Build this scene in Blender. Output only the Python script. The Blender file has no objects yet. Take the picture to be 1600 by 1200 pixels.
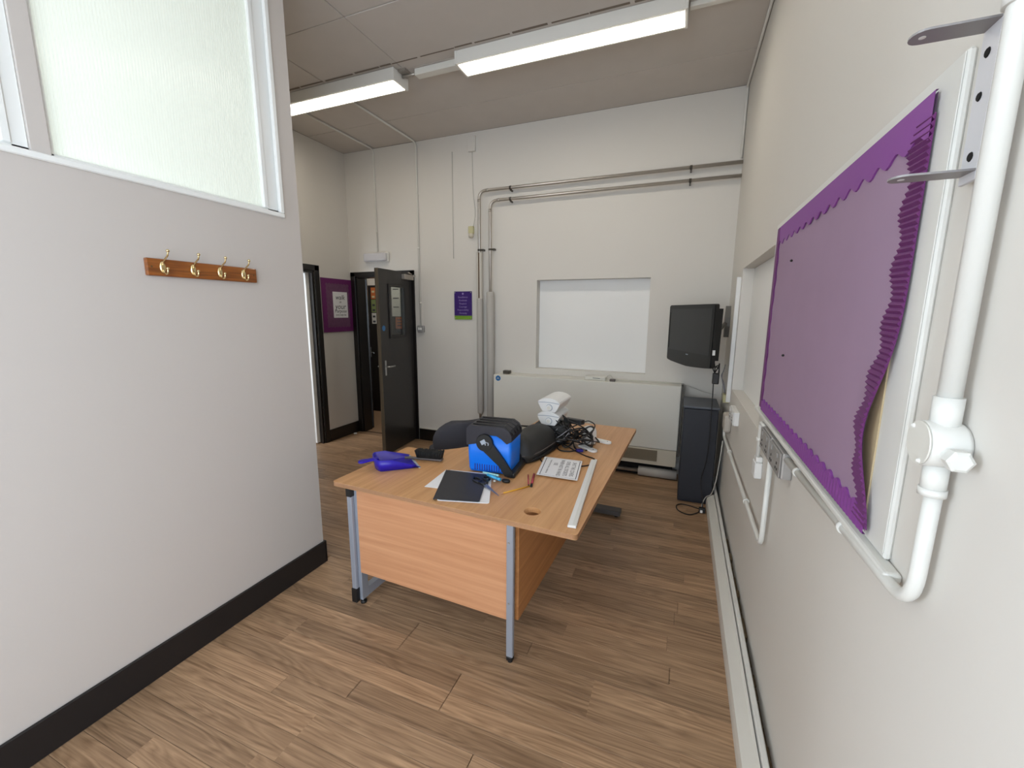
import bpy, bmesh, math, random
from mathutils import Vector, Matrix
random.seed(7)
PI = math.pi
S = bpy.context.scene
C = S.collection

# ------------------------------------------------------------------ camera
cam_d = bpy.data.cameras.new('camera')
cam_d.sensor_fit = 'HORIZONTAL'; cam_d.sensor_width = 36.0
cam_d.lens = 656.6 / 1600 * 36.0
cam_d.clip_start = 0.02; cam_d.clip_end = 60
cam = bpy.data.objects.new('camera', cam_d); C.objects.link(cam)
_y, _p, _r = 0.3806, 0.16836, 0.00595
F = Vector((-math.sin(_y) * math.cos(_p), math.cos(_y) * math.cos(_p), -math.sin(_p)))
RT = Vector((math.cos(_y), math.sin(_y), 0)); UP = RT.cross(F)
R_ = math.cos(_r) * RT + math.sin(_r) * UP
U_ = -math.sin(_r) * RT + math.cos(_r) * UP
cam.matrix_world = Matrix(((R_.x, U_.x, -F.x, 0), (R_.y, U_.y, -F.y, 0), (R_.z, U_.z, -F.z, 1.64), (0, 0, 0, 1)))
S.camera = cam

# ------------------------------------------------------------------ world, view, daylight
w = bpy.data.worlds.new('world'); S.world = w; w.use_nodes = True
bg = w.node_tree.nodes['Background']
bg.inputs[0].default_value = (0.72, 0.83, 1.0, 1); bg.inputs[1].default_value = 0.5
S.view_settings.view_transform = 'Standard'; S.view_settings.look = 'None'
S.view_settings.gamma = 1.0; S.view_settings.use_curve_mapping = False
S.view_settings.exposure = 0.32

LAMP_E = 11.5          # ceiling batten diffusers
def area(name, loc, rot, sx, sy, power, col):
    d = bpy.data.lights.new(name, 'AREA'); d.shape = 'RECTANGLE'; d.size = sx; d.size_y = sy
    d.energy = power; d.color = col
    o = bpy.data.objects.new(name, d); C.objects.link(o); o.location = loc; o.rotation_euler = rot
    return o
XL_ = -4.085
# daylight coming in through the big window in the rear wall, behind the camera
area('rear_window_daylight', (-0.85, -2.62, 1.75), (PI/2, 0, 0), 2.2, 1.6, 52, (0.74, 0.86, 1.0))
area('left_rear_added_fill', (XL_-.16, -1.6, 1.78), (0, -PI/2, 0), 1.6, 1.4, 215, (0.74, 0.86, 1.0))  # added unseen source from the left, brightens the right wall
area('right_rear_added_fill', (.40+.16, -1.6, 1.78), (0, PI/2, 0), 1.6, 1.4, 66, (0.74, 0.86, 1.0))  # added unseen source from the right, brightens the partition
# daylight in the office behind the reeded glass, and in the room past the left doorway
area('office_daylight', (-3.95, 0.2, 2.2), (0, -PI/2, 0), 1.8, 2.2, 40, (0.95, 1.0, 0.98))
area('side_room_daylight', (-4.9, 1.9, 1.6), (PI/2, 0, 0), 1.0, 1.6, 40, (0.82, 0.90, 1.0))
area('corridor_added_fill', (-4.0, 5.15, 3.0), (0, 0, 0), 0.3, 0.3, 11, (1.0, 0.93, 0.85))  # added light to lift the dark corridor, no fitting built for it

# ------------------------------------------------------------------ materials
def lin(c):
    return tuple(((v/255)/12.92 if v/255 <= 0.04045 else (((v/255)+0.055)/1.055)**2.4) for v in c)
def mat(name, rgb, rough=0.5, metal=0.0, bump=0.0, bscale=60, spec=0.5, var=0.0, vscale=3, coat=0.0, trans=0.0, alpha=1.0):
    m = bpy.data.materials.new(name); m.use_nodes = True
    nt = m.node_tree; b = nt.nodes['Principled BSDF']
    c = lin(rgb) + (1,)
    b.inputs['Base Color'].default_value = c
    b.inputs['Roughness'].default_value = rough; b.inputs['Metallic'].default_value = metal
    b.inputs['Specular IOR Level'].default_value = spec
    b.inputs['Coat Weight'].default_value = coat
    b.inputs['Transmission Weight'].default_value = trans
    b.inputs['Alpha'].default_value = alpha
    tc = nt.nodes.new('ShaderNodeTexCoord')
    if var > 0:
        n = nt.nodes.new('ShaderNodeTexNoise'); n.inputs['Scale'].default_value = vscale; n.inputs['Detail'].default_value = 5
        nt.links.new(tc.outputs['Object'], n.inputs['Vector'])
        mx = nt.nodes.new('ShaderNodeMix'); mx.data_type = 'RGBA'
        mx.inputs['A'].default_value = tuple(v*(1-var) for v in c[:3]) + (1,)
        mx.inputs['B'].default_value = tuple(min(1, v*(1+var)) for v in c[:3]) + (1,)
        nt.links.new(n.outputs['Fac'], mx.inputs['Factor']); nt.links.new(mx.outputs['Result'], b.inputs['Base Color'])
    if bump > 0:
        n = nt.nodes.new('ShaderNodeTexNoise'); n.inputs['Scale'].default_value = bscale; n.inputs['Detail'].default_value = 4
        nt.links.new(tc.outputs['Object'], n.inputs['Vector'])
        bp = nt.nodes.new('ShaderNodeBump'); bp.inputs['Strength'].default_value = bump; bp.inputs['Distance'].default_value = 0.004
        nt.links.new(n.outputs['Fac'], bp.inputs['Height']); nt.links.new(bp.outputs['Normal'], b.inputs['Normal'])
    return m
def emit(name, rgb, s):
    m = bpy.data.materials.new(name); m.use_nodes = True; nt = m.node_tree
    b = nt.nodes['Principled BSDF']; b.inputs['Base Color'].default_value = (0.8, 0.8, 0.8, 1)
    b.inputs['Emission Color'].default_value = rgb + (1,); b.inputs['Emission Strength'].default_value = s
    return m
def wood(name, light, dark, axis='x', sx=1.2, sy=26, rough=0.45, rnd=False, ring=0.35, coat=0.0, tint=0.0, sharp=1.0, rk=0.28, rs=0.35, rc=13.0):
    """grain that runs along one axis of the piece"""
    m = bpy.data.materials.new(name); m.use_nodes = True; nt = m.node_tree; N = nt.nodes; L = nt.links
    b = N['Principled BSDF']; b.inputs['Roughness'].default_value = rough; b.inputs['Coat Weight'].default_value = coat
    tc = N.new('ShaderNodeTexCoord'); vec = tc.outputs['Object']
    if rnd:
        oi = N.new('ShaderNodeObjectInfo')
        ml = N.new('ShaderNodeMath'); ml.operation = 'MULTIPLY'; ml.inputs[1].default_value = 37.0
        L.new(oi.outputs['Random'], ml.inputs[0])
        ad = N.new('ShaderNodeVectorMath'); ad.operation = 'ADD'
        L.new(vec, ad.inputs[0]); L.new(ml.outputs[0], ad.inputs[1]); vec = ad.outputs[0]
    mp = N.new('ShaderNodeMapping')
    mp.inputs['Scale'].default_value = {'x': (sx, sy, sy), 'y': (sy, sx, sy), 'z': (sy, sy, sx)}[axis]
    L.new(vec, mp.inputs['Vector'])
    n1 = N.new('ShaderNodeTexNoise'); n1.inputs['Scale'].default_value = 1.0; n1.inputs['Detail'].default_value = 8; n1.inputs['Roughness'].default_value = 0.62
    n1.inputs['Distortion'].default_value = 0.6
    L.new(mp.outputs[0], n1.inputs['Vector'])
    mp2 = N.new('ShaderNodeMapping')
    k = rk
    mp2.inputs['Scale'].default_value = {'x': (sx*rs, sy*k, sy*k), 'y': (sy*k, sx*rs, sy*k), 'z': (sy*k, sy*k, sx*rs)}[axis]
    L.new(vec, mp2.inputs['Vector'])
    n2 = N.new('ShaderNodeTexNoise'); n2.inputs['Scale'].default_value = 1.0; n2.inputs['Detail'].default_value = 1.5
    L.new(mp2.outputs[0], n2.inputs['Vector'])
    rg = N.new('ShaderNodeMath'); rg.operation = 'MULTIPLY'; rg.inputs[1].default_value = rc; L.new(n2.outputs['Fac'], rg.inputs[0])
    fr = N.new('ShaderNodeMath'); fr.operation = 'PINGPONG'; fr.inputs[1].default_value = 0.5; L.new(rg.outputs[0], fr.inputs[0])
    a1 = N.new('ShaderNodeMath'); a1.operation = 'MULTIPLY_ADD'; a1.inputs[1].default_value = ring; L.new(fr.outputs[0], a1.inputs[0]); L.new(n1.outputs['Fac'], a1.inputs[2])
    mr = N.new('ShaderNodeMapRange'); mr.inputs['From Min'].default_value = 0.34 + ring*0.1; mr.inputs['From Max'].default_value = 0.34 + ring*0.1 + 0.42/sharp
    L.new(a1.outputs[0], mr.inputs['Value'])
    mx = N.new('ShaderNodeMix'); mx.data_type = 'RGBA'
    mx.inputs['A'].default_value = lin(dark) + (1,); mx.inputs['B'].default_value = lin(light) + (1,)
    L.new(mr.outputs['Result'], mx.inputs['Factor'])
    out = mx.outputs['Result']
    if rnd and tint > 0:
        h = N.new('ShaderNodeHueSaturation')
        m2 = N.new('ShaderNodeMapRange'); m2.inputs['To Min'].default_value = 1 - tint; m2.inputs['To Max'].default_value = 1 + tint
        L.new(oi.outputs['Random'], m2.inputs['Value']); L.new(m2.outputs['Result'], h.inputs['Value']); L.new(out, h.inputs['Color']); out = h.outputs['Color']
    L.new(out, b.inputs['Base Color'])
    bp = N.new('ShaderNodeBump'); bp.inputs['Strength'].default_value = 0.08; bp.inputs['Distance'].default_value = 0.002
    L.new(n1.outputs['Fac'], bp.inputs['Height']); L.new(bp.outputs['Normal'], b.inputs['Normal'])
    return m

M = {}
M['wall'] = mat('wall_paint', (217, 213, 206), 0.62, bump=0.07, bscale=30, var=0.015, vscale=1.3)
M['wall_part'] = mat('partition_paint', (200, 193, 187), 0.6, bump=0.04, bscale=160)
M['recess'] = mat('recess_painted_daylight', (238, 238, 236), 0.5, bump=0.05)  # whiter than the wall: daylight in the recesses put into the colour
M['ceil'] = mat('ceiling_paint', (202, 195, 188), 0.8, bump=0.1, bscale=90, var=0.05, vscale=5)
M['ceil_gap'] = mat('ceiling_joint_grime', (120, 108, 96), 0.9)
M['gloss'] = mat('white_gloss', (224, 224, 219), 0.28, bump=0.06, bscale=25)
M['gloss2'] = mat('white_gloss_aged', (222, 220, 212), 0.35, bump=0.08, bscale=30, var=0.05)
M['white_frame'] = mat('white_frame_paint', (238, 239, 236), 0.35)
M['black_paint'] = mat('black_satin_paint', (34, 31, 31), 0.42, spec=0.35)
M['black_gloss'] = mat('black_gloss_paint', (24, 21, 20), 0.28)
M['door_face'] = mat('door_laminate', (43, 40, 38), 0.32)
M['door_edge'] = wood('door_lipping', (112, 100, 82), (48, 42, 36), 'z', 1, 30)
M['chrome'] = mat('brushed_metal', (190, 190, 188), 0.28, 1.0)
M['steel'] = mat('galvanised_steel', (182, 176, 168), 0.34, .75, var=0.1, vscale=8)
M['bracket'] = mat('dark_bracket_steel', (90, 86, 80), 0.45, 0.7)
M['insul'] = mat('grey_pipe_lagging', (178, 174, 168), 0.75, bump=0.15, bscale=30)
M['insul_l'] = mat('torn_lagging_tape', (205, 200, 190), 0.7, bump=0.3, bscale=50)
M['rust'] = mat('rusty_pipe', (92, 66, 34), 0.8, bump=0.3, var=0.3, vscale=40)
M['cream'] = mat('cream_enamel', (220, 218, 209), 0.4, bump=0.03)
M['cream_d'] = mat('cream_enamel_lower', (206, 198, 180), 0.45)
M['grille'] = mat('heater_grille', (128, 116, 96), 0.5)
M['armgrey'] = mat('arm_grey_metal', (118, 116, 112), 0.45, 0.3)
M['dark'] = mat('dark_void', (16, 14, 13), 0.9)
M['lamp_body'] = mat('luminaire_body', (226, 224, 218), 0.4)
M['lamp'] = emit('luminaire_diffuser', (1.0, 0.92, 0.79), LAMP_E)
M['brass'] = mat('polished_brass', (228, 208, 158), 0.2, 1.0)
M['rackwood'] = wood('varnished_pine', (158, 92, 34), (112, 58, 16), 'y', 3, 60, 0.3, coat=0.4)
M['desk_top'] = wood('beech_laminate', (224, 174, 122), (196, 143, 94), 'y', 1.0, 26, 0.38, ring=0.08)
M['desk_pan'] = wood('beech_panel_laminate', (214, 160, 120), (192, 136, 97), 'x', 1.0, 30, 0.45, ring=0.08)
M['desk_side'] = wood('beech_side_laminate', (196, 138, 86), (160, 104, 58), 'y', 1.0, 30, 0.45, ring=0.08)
M['desk_edge'] = mat('beech_edge_band', (226, 180, 142), 0.45)
M['desk_metal'] = mat('silver_powder_coat', (160, 166, 178), 0.38, 0.35, bump=0.04)
M['dark_metal'] = mat('dark_grey_foot', (78, 74, 72), 0.5)
M['rubber'] = mat('black_plastic', (20, 20, 21), 0.45)
M['plank'] = wood('oak_vinyl_plank', (190, 156, 122), (126, 97, 71), 'x', 2.0, 62, 0.46, rnd=True, ring=0.32, tint=0.22, sharp=0.85, rk=.20, rs=.55, rc=15)
M['subfloor'] = mat('floor_joint', (84, 64, 48), 0.8)
M['tv'] = mat('tv_black_plastic', (14, 14, 15), 0.4)
M['screen'] = mat('tv_screen', (28, 29, 30), 0.3, spec=0.5)
M['cab'] = mat('charcoal_cabinet', (34, 37, 46), 0.5, var=0.08)
M['cab_top'] = mat('dusty_cabinet_top', (92, 96, 104), 0.6, var=0.2, vscale=14)
M['paper_p'] = mat('lilac_backing_paper', (158, 132, 158), 0.8, bump=0.35, bscale=7, var=0.06, vscale=5)
M['border_p'] = mat('purple_border_card', (134, 68, 150), 0.55, bump=0.05)
M['border_d'] = mat('dark_purple_border', (104, 40, 104), 0.6, bump=0.1)
M['board_edge'] = mat('board_edge_wood', (196, 178, 142), 0.7)
M['metal_clad'] = mat('metal_clad_box', (168, 166, 164), 0.42, 0.35, bump=0.2, bscale=60)
M['sockwhite'] = mat('white_switch_plastic', (236, 236, 234), 0.3)
M['sign_p'] = mat('purple_sign_acrylic', (54, 26, 110), 0.18, coat=0.5)
M['sign_g'] = mat('green_sign_band', (118, 158, 52), 0.25)
M['sign_t'] = mat('sign_lettering', (150, 130, 185), 0.5)
M['paper'] = mat('white_paper', (240, 240, 242), 0.7)
M['ink'] = mat('black_ink', (62, 64, 72), 0.7)
M['noteb'] = mat('plum_backing', (112, 72, 104), 0.65, bump=0.3, bscale=40, var=0.25, vscale=30)
M['noteborder'] = mat('plum_border', (108, 34, 100), 0.55, bump=0.2, bscale=60)
M['blue'] = mat('bright_blue_plastic', (0, 118, 236), 0.38)
M['navy'] = mat('dustpan_blue_plastic', (40, 26, 168), 0.33)
M['lidblack'] = mat('navy_black_plastic', (32, 33, 44), 0.4)
M['logo'] = mat('grey_logo', (165, 175, 188), 0.5)
M['bristle'] = mat('black_bristle', (22, 21, 21), 0.8)
M['greyplastic'] = mat('grey_handle_plastic', (92, 84, 82), 0.45)
M['fabric'] = mat('charcoal_fabric', (58, 57, 63), 0.85, bump=0.2, bscale=400)
M['bag'] = mat('black_nylon', (46, 46, 45), 0.6, bump=0.25, bscale=30)
M['folder'] = mat('black_card_folder', (44, 44, 50), 0.55)
M['cable'] = mat('black_cable', (20, 19, 20), 0.4)
M['cable_g'] = mat('grey_cable', (150, 150, 155), 0.45)
M['cable_w'] = mat('cream_cable', (196, 194, 186), 0.5)
M['plugblue'] = mat('blue_video_plug', (48, 40, 130), 0.4)
M['cyan'] = mat('cyan_highlighter', (70, 180, 232), 0.35)
M['cyan_l'] = mat('pale_cyan_cap', (190, 246, 244), 0.35)
M['yellow'] = mat('yellow_pencil', (216, 160, 40), 0.4)
M['red'] = mat('dusky_red_barrel', (176, 62, 78), 0.4)
M['blade'] = mat('scissor_steel', (150, 158, 180), 0.3, 0.7)
M['yell_box'] = mat('yellowed_plastic', (196, 190, 148), 0.5)
M['tan'] = mat('tan_grey_plastic', (190, 182, 172), 0.5)
M['sticker'] = mat('blue_sticker', (42, 112, 170), 0.4)
M['plaster'] = mat('crumbling_plaster', (112, 96, 72), 0.95, bump=0.6, bscale=60, var=0.3, vscale=30)
M['poster_o'] = mat('orange_poster', (178, 98, 50), 0.6)
M['poster_g'] = mat('green_poster', (120, 136, 84), 0.6)
M['poster_w'] = mat('pale_poster', (206, 206, 200), 0.6)
M['carpet'] = mat('corridor_floor', (150, 120, 92), 0.6)
# reeded glass: translucent with a glossy skin
m = bpy.data.materials.new('reeded_glass'); m.use_nodes = True; nt = m.node_tree
for n in list(nt.nodes): nt.nodes.remove(n)
o_ = nt.nodes.new('ShaderNodeOutputMaterial'); tr = nt.nodes.new('ShaderNodeBsdfTranslucent'); gl = nt.nodes.new('ShaderNodeBsdfGlossy')
df = nt.nodes.new('ShaderNodeBsdfDiffuse'); df.inputs[0].default_value = (0.80, 0.86, 0.83, 1)
tr.inputs[0].default_value = (0.88, 0.94, 0.91, 1); gl.inputs['Roughness'].default_value = 0.15
m0 = nt.nodes.new('ShaderNodeMixShader'); m0.inputs[0].default_value = 0.35
m1 = nt.nodes.new('ShaderNodeMixShader'); fr = nt.nodes.new('ShaderNodeFresnel'); fr.inputs[0].default_value = 1.45
nt.links.new(tr.outputs[0], m0.inputs[1]); nt.links.new(df.outputs[0], m0.inputs[2])
nt.links.new(fr.outputs[0], m1.inputs[0]); nt.links.new(m0.outputs[0], m1.inputs[1]); nt.links.new(gl.outputs[0], m1.inputs[2])
nt.links.new(m1.outputs[0], o_.inputs[0]); M['reeded'] = m
# clear glass: mostly transparent
m = bpy.data.materials.new('clear_glass'); m.use_nodes = True; nt = m.node_tree
for n in list(nt.nodes): nt.nodes.remove(n)
o_ = nt.nodes.new('ShaderNodeOutputMaterial'); tp = nt.nodes.new('ShaderNodeBsdfTransparent'); gl = nt.nodes.new('ShaderNodeBsdfGlossy')
tp.inputs[0].default_value = (0.85, 0.88, 0.86, 1); gl.inputs['Roughness'].default_value = 0.03
m1 = nt.nodes.new('ShaderNodeMixShader'); fr = nt.nodes.new('ShaderNodeFresnel'); fr.inputs[0].default_value = 1.5
m1.inputs[0].default_value = 0.10; nt.links.new(tp.outputs[0], m1.inputs[1]); nt.links.new(gl.outputs[0], m1.inputs[2])
nt.links.new(m1.outputs[0], o_.inputs[0]); M['glass'] = m

# ------------------------------------------------------------------ helpers
WM = {}          # world matrix of every root, so that parts can be authored in world space
def B(): return bmesh.new()
def box(bm, x0, x1, y0, y1, z0, z1, mtx=None, bev=0.0, seg=1):
    r = bmesh.ops.create_cube(bm, size=1)
    vs = r['verts']
    T = Matrix.Translation(((x0+x1)/2, (y0+y1)/2, (z0+z1)/2)) @ Matrix.Diagonal((x1-x0, y1-y0, z1-z0, 1))
    bmesh.ops.transform(bm, matrix=T, verts=vs)
    if bev > 0:
        es = list({e for v in vs for e in v.link_edges})
        q = bmesh.ops.bevel(bm, geom=es, offset=bev, segments=seg, affect='EDGES', profile=0.5)
        vs = list({v for f in q['faces'] for v in f.verts} | {v for v in vs if v.is_valid})
    if mtx is not None: bmesh.ops.transform(bm, matrix=mtx, verts=vs)
    return vs
def smooth_path(pts, n=6):
    """Catmull-Rom through pts"""
    P = [Vector(p) for p in pts]; out = []
    for i in range(len(P)-1):
        p0 = P[max(i-1, 0)]; p1 = P[i]; p2 = P[i+1]; p3 = P[min(i+2, len(P)-1)]
        for k in range(n):
            t = k/n
            out.append(0.5*((2*p1) + (-p0+p2)*t + (2*p0-5*p1+4*p2-p3)*t*t + (-p0+3*p1-3*p2+p3)*t**3))
    out.append(P[-1]); return out
def fillet(pts, r, n=6):
    P = [Vector(p) for p in pts]; out = [P[0]]
    for i in range(1, len(P)-1):
        a = (P[i-1]-P[i]); b = (P[i+1]-P[i]); d = min(r, a.length*.49, b.length*.49)
        s = P[i]+a.normalized()*d; e = P[i]+b.normalized()*d
        for k in range(n+1):
            t = k/n; out.append((1-t)**2*s + 2*t*(1-t)*P[i] + t*t*e)
    out.append(P[-1]); return out
def tube(bm, pts, r, seg=10, caps=True, r2=None):
    P = [Vector(p) for p in pts]; rings = []; up = None
    for i, p in enumerate(P):
        t = (P[min(i+1, len(P)-1)] - P[max(i-1, 0)]).normalized()
        if up is None:
            up = Vector((0, 0, 1)) if abs(t.z) < .9 else Vector((1, 0, 0))
        s = t.cross(up)
        if s.length < 1e-5: s = t.cross(Vector((0, 1, 0)))
        s.normalize(); up = s.cross(t).normalized()
        rr = r if not callable(r) else r(i/(len(P)-1))
        rings.append([bm.verts.new(p + rr*(math.cos(2*PI*k/seg)*s + math.sin(2*PI*k/seg)*up)) for k in range(seg)])
    for a, b in zip(rings, rings[1:]):
        for k in range(seg): 
            f = bm.faces.new((a[k], a[(k+1) % seg], b[(k+1) % seg], b[k])); f.smooth = True
    if caps:
        bm.faces.new(rings[0][::-1]); bm.faces.new(rings[-1])
def frame_mtx(o, z, x=None):
    z = Vector(z).normalized(); x = Vector(x) if x else (Vector((1, 0, 0)) if abs(z.x) < .9 else Vector((0, 1, 0)))
    y = z.cross(x).normalized(); x = y.cross(z)
    return Matrix(((x.x, y.x, z.x, o[0]), (x.y, y.y, z.y, o[1]), (x.z, y.z, z.z, o[2]), (0, 0, 0, 1)))
def lathe(bm, prof, mtx=None, seg=20):
    """prof: (radius, height) list around local z"""
    rings = []
    for r, z in prof:
        if r < 1e-6: rings.append([bm.verts.new((0, 0, z))])
        else: rings.append([bm.verts.new((r*math.cos(2*PI*k/seg), r*math.sin(2*PI*k/seg), z)) for k in range(seg)])
    for a, b in zip(rings, rings[1:]):
        for k in range(seg):
            if len(a) == 1 and len(b) == 1: continue
            if len(a) == 1: f = bm.faces.new((a[0], b[(k+1) % seg], b[k]))
            elif len(b) == 1: f = bm.faces.new((a[k], a[(k+1) % seg], b[0]))
            else: f = bm.faces.new((a[k], a[(k+1) % seg], b[(k+1) % seg], b[k]))
            f.smooth = True
    if len(rings[0]) > 1: bm.faces.new(rings[0][::-1])
    if len(rings[-1]) > 1: bm.faces.new(rings[-1])
    vs = [v for r in rings for v in r]
    if mtx is not None: bmesh.ops.transform(bm, matrix=mtx, verts=vs)
    return vs
def prism(bm, poly, z0, z1, mtx=None):
    a = [bm.verts.new((x, y, z0)) for x, y in poly]; b = [bm.verts.new((x, y, z1)) for x, y in poly]; n = len(poly)
    bm.faces.new(a[::-1]); bm.faces.new(b)
    for i in range(n): bm.faces.new((a[i], a[(i+1) % n], b[(i+1) % n], b[i]))
    if mtx is not None: bmesh.ops.transform(bm, matrix=mtx, verts=a+b)
    return a+b
def props(o, label=None, cat=None, group=None, kind=None):
    if label: o['label'] = label
    if cat: o['category'] = cat
    if group: o['group'] = group
    if kind: o['kind'] = kind
    return o
def obj(name, bm, m, parent=None, loc=None, label=None, cat=None, group=None, kind=None, recalc=True):
    """link a bmesh authored in world space as one mesh object; loc = where its origin goes"""
    if recalc: bmesh.ops.recalc_face_normals(bm, faces=bm.faces)
    if parent is not None:
        T = WM[parent.name]
        O = Matrix.Identity(4)
        if parent.parent is None and loc is not None: pass
        bmesh.ops.transform(bm, matrix=T.inverted(), verts=bm.verts)
        W = T
    else:
        l = Vector(loc) if loc is not None else Vector((0, 0, 0))
        if loc is None and bm.verts:
            xs = [v.co for v in bm.verts]
            l = Vector(((min(v.x for v in xs)+max(v.x for v in xs))/2, (min(v.y for v in xs)+max(v.y for v in xs))/2, min(v.z for v in xs)))
        W = Matrix.Translation(l)
        bmesh.ops.transform(bm, matrix=W.inverted(), verts=bm.verts)
    me = bpy.data.meshes.new(name); bm.to_mesh(me); bm.free()
    me.materials.append(M[m] if isinstance(m, str) else m)
    o = bpy.data.objects.new(name, me); C.objects.link(o)
    if parent is not None: o.parent = parent
    else: o.matrix_world = W
    WM[o.name] = W
    return props(o, label, cat, group, kind)
def thing(name, label, cat, loc=(0, 0, 0), rz=0, group=None, kind=None):
    o = bpy.data.objects.new(name, None); C.objects.link(o); o.empty_display_size = 0.05
    o.location = loc; o.rotation_euler = (0, 0, rz)
    WM[o.name] = Matrix.Translation(loc) @ Matrix.Rotation(rz, 4, 'Z')
    return props(o, label, cat, group, kind)
def copy_tree(o, parent=None):
    c = o.copy(); C.objects.link(c)
    if parent is not None: c.parent = parent
    for ch in list(o.children): copy_tree(ch, c)
    return c
def text_mesh(name, s, size, m, mtx, parent, align='CENTER', ext=0.0004, font_scale=(1, 1)):
    cu = bpy.data.curves.new(name, 'FONT'); cu.body = s; cu.size = size; cu.align_x = align; cu.align_y = 'CENTER'; cu.extrude = ext; cu.resolution_u = 2
    t = bpy.data.objects.new(name+'_tmp', cu); C.objects.link(t)
    dg = bpy.context.evaluated_depsgraph_get()
    me = bpy.data.meshes.new_from_object(t.evaluated_get(dg))
    bpy.data.objects.remove(t); bpy.data.curves.remove(cu)
    bm = bmesh.new(); bm.from_mesh(me); bpy.data.meshes.remove(me)
    bmesh.ops.transform(bm, matrix=mtx @ Matrix.Diagonal((font_scale[0], font_scale[1], 1, 1)), verts=bm.verts)
    o = obj(name, bm, m, parent, recalc=False)
    return o
def grid_wall(bm, us, vs, cell, thick, to3):
    """wall slab from a grid. cell(i,j) -> 0 solid, d>0 recess of depth d, None = hole. to3(u,v,d) -> point; d=0 front"""
    nu, nv = len(us)-1, len(vs)-1
    def dep(i, j):
        if i < 0 or j < 0 or i >= nu or j >= nv: return 'out'
        c = cell(i, j); return thick if c is None else c
    def quad(ps): bm.faces.new([bm.verts.new(p) for p in ps])
    for i in range(nu):
        for j in range(nv):
            c = cell(i, j); u0, u1, v0, v1 = us[i], us[i+1], vs[j], vs[j+1]
            if c is not None:
                quad([to3(u0, v0, c), to3(u1, v0, c), to3(u1, v1, c), to3(u0, v1, c)])
                quad([to3(u0, v0, thick), to3(u0, v1, thick), to3(u1, v1, thick), to3(u1, v0, thick)])
            d = dep(i, j)
            for (ii, jj, a, b) in ((i+1, j, (u1, v0), (u1, v1)), (i, j+1, (u0, v1), (u1, v1)), (i-1, j, (u0, v0), (u0, v1)), (i, j-1, (u0, v0), (u1, v0))):
                e = dep(ii, jj)
                if e == 'out':
                    if c is not None: quad([to3(*a, d), to3(*b, d), to3(*b, thick), to3(*a, thick)])
                elif (ii > i or jj > j) and e != d:
                    quad([to3(*a, d), to3(*b, d), to3(*b, e), to3(*a, e)])
    bmesh.ops.remove_doubles(bm, verts=bm.verts, dist=1e-5)

XR, YB, XL, XP, ZC = 0.40, 4.48, -4.085, -2.10, 3.59
YR = -2.6
# ------------------------------------------------------------------ floor with planks
bm = B(); box(bm, -6.0, 0.75, YR-0.1, 6.1, -0.12, -0.004)
floor = obj('floor', bm, 'subfloor', loc=(0, 0, 0), label='floor of narrow grey-brown oak-look planks', cat='floor', kind='structure')
def plank_mesh(L, W=0.0985):
    bm = B(); box(bm, -L/2, L/2, -W/2, W/2, -0.004, 0.0, bev=0.0006)
    bmesh.ops.recalc_face_normals(bm, faces=bm.faces)
    me = bpy.data.meshes.new('floor_plank'); bm.to_mesh(me); bm.free(); me.materials.append(M['plank']); return me
PL = 0.935
pm = {}
def pmesh(L):
    k = round(L, 2)
    if k not in pm: pm[k] = plank_mesh(k-0.0012)
    return pm[k], k
KNOWN = {1.08: -1.555, 0.98: -1.29, 1.28: -1.235, 1.48: -1.367, 1.38: -0.834, 1.58: -0.26}
yrow = 0.43; rows = []
while yrow < YB+0.05: rows.append(round(yrow, 3)); yrow += 0.1
for yr in rows:
    off = None
    for k, v in KNOWN.items():
        if abs(k-yr) < 0.051: off = v
    if off is None: off = random.uniform(0, PL)
    x = off
    while x > -4.10: x -= PL
    while x < 0.39:
        a, b = max(x, -4.10 if yr > 1.95 else -2.12), min(x+PL, 0.40)
        if b-a > 0.04:
            me, L = pmesh(b-a)
            o = bpy.data.objects.new('floor_plank', me); C.objects.link(o); o.parent = floor; o.location = ((a+b)/2, yr, 0)
        x += PL
bm = B()
yy = 0.33
while yy > YR:
    x = -2.1 + random.uniform(-PL, 0)
    while x < 0.39:
        a, b = max(x, -2.1), min(x+PL, 0.4)
        if b-a > .03: box(bm, a+.0006, b-.0006, yy-.049, yy+.049, -.004, 0)
        x += PL
    yy -= 0.1
obj('plank_field', bm, 'plank', floor, kind='stuff')
bm = B(); box(bm, -6, -2.2, 4.53, 6.0, -.004, 0.0); box(bm, -6, -4.1, YR, 4.5, -.004, 0); box(bm, -4.1, -2.12, YR, 1.98, -.004, 0)
obj('floor_covering', bm, 'carpet', floor)

# ------------------------------------------------------------------ ceiling of painted boards
bm = B(); box(bm, -6.0, 0.75, YR-0.1, 6.1, ZC+0.012, ZC+0.12)
ceiling = obj('ceiling', bm, 'ceil_gap', loc=(0, 0, ZC+.012), label='off-white ceiling of painted boards with grimy joints', cat='ceiling', kind='structure')
ys = [YR, 0.4, 1.85, 2.545, 3.205, 3.925, YB]
for j in range(len(ys)-1):
    xs = [XL, -3.60, -2.25, -0.92, XR]
    if j == 3: xs = [XL, -3.60, -3.02, -2.25, XR]
    if j == 4: xs = [XL, -3.61, -3.02, XR]
    if j == 5: xs = [XL, -3.61, -3.02, XR]
    for i in range(len(xs)-1):
        g = 0.003; dz = random.uniform(0, 0.0025)
        bm = B(); box(bm, xs[i]+g, xs[i+1]-g, ys[j]+g, ys[j+1]-g, ZC+dz, ZC+0.0115, bev=0.0015)
        obj('ceiling_board', bm, 'ceil', ceiling)
bm = B(); box(bm, -6, XL-.12, YR, YB, ZC, ZC+.011); box(bm, -6, -2.2, YB+.12, 6, ZC, ZC+.011)
obj('ceiling_panel', bm, 'ceil', ceiling)

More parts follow.
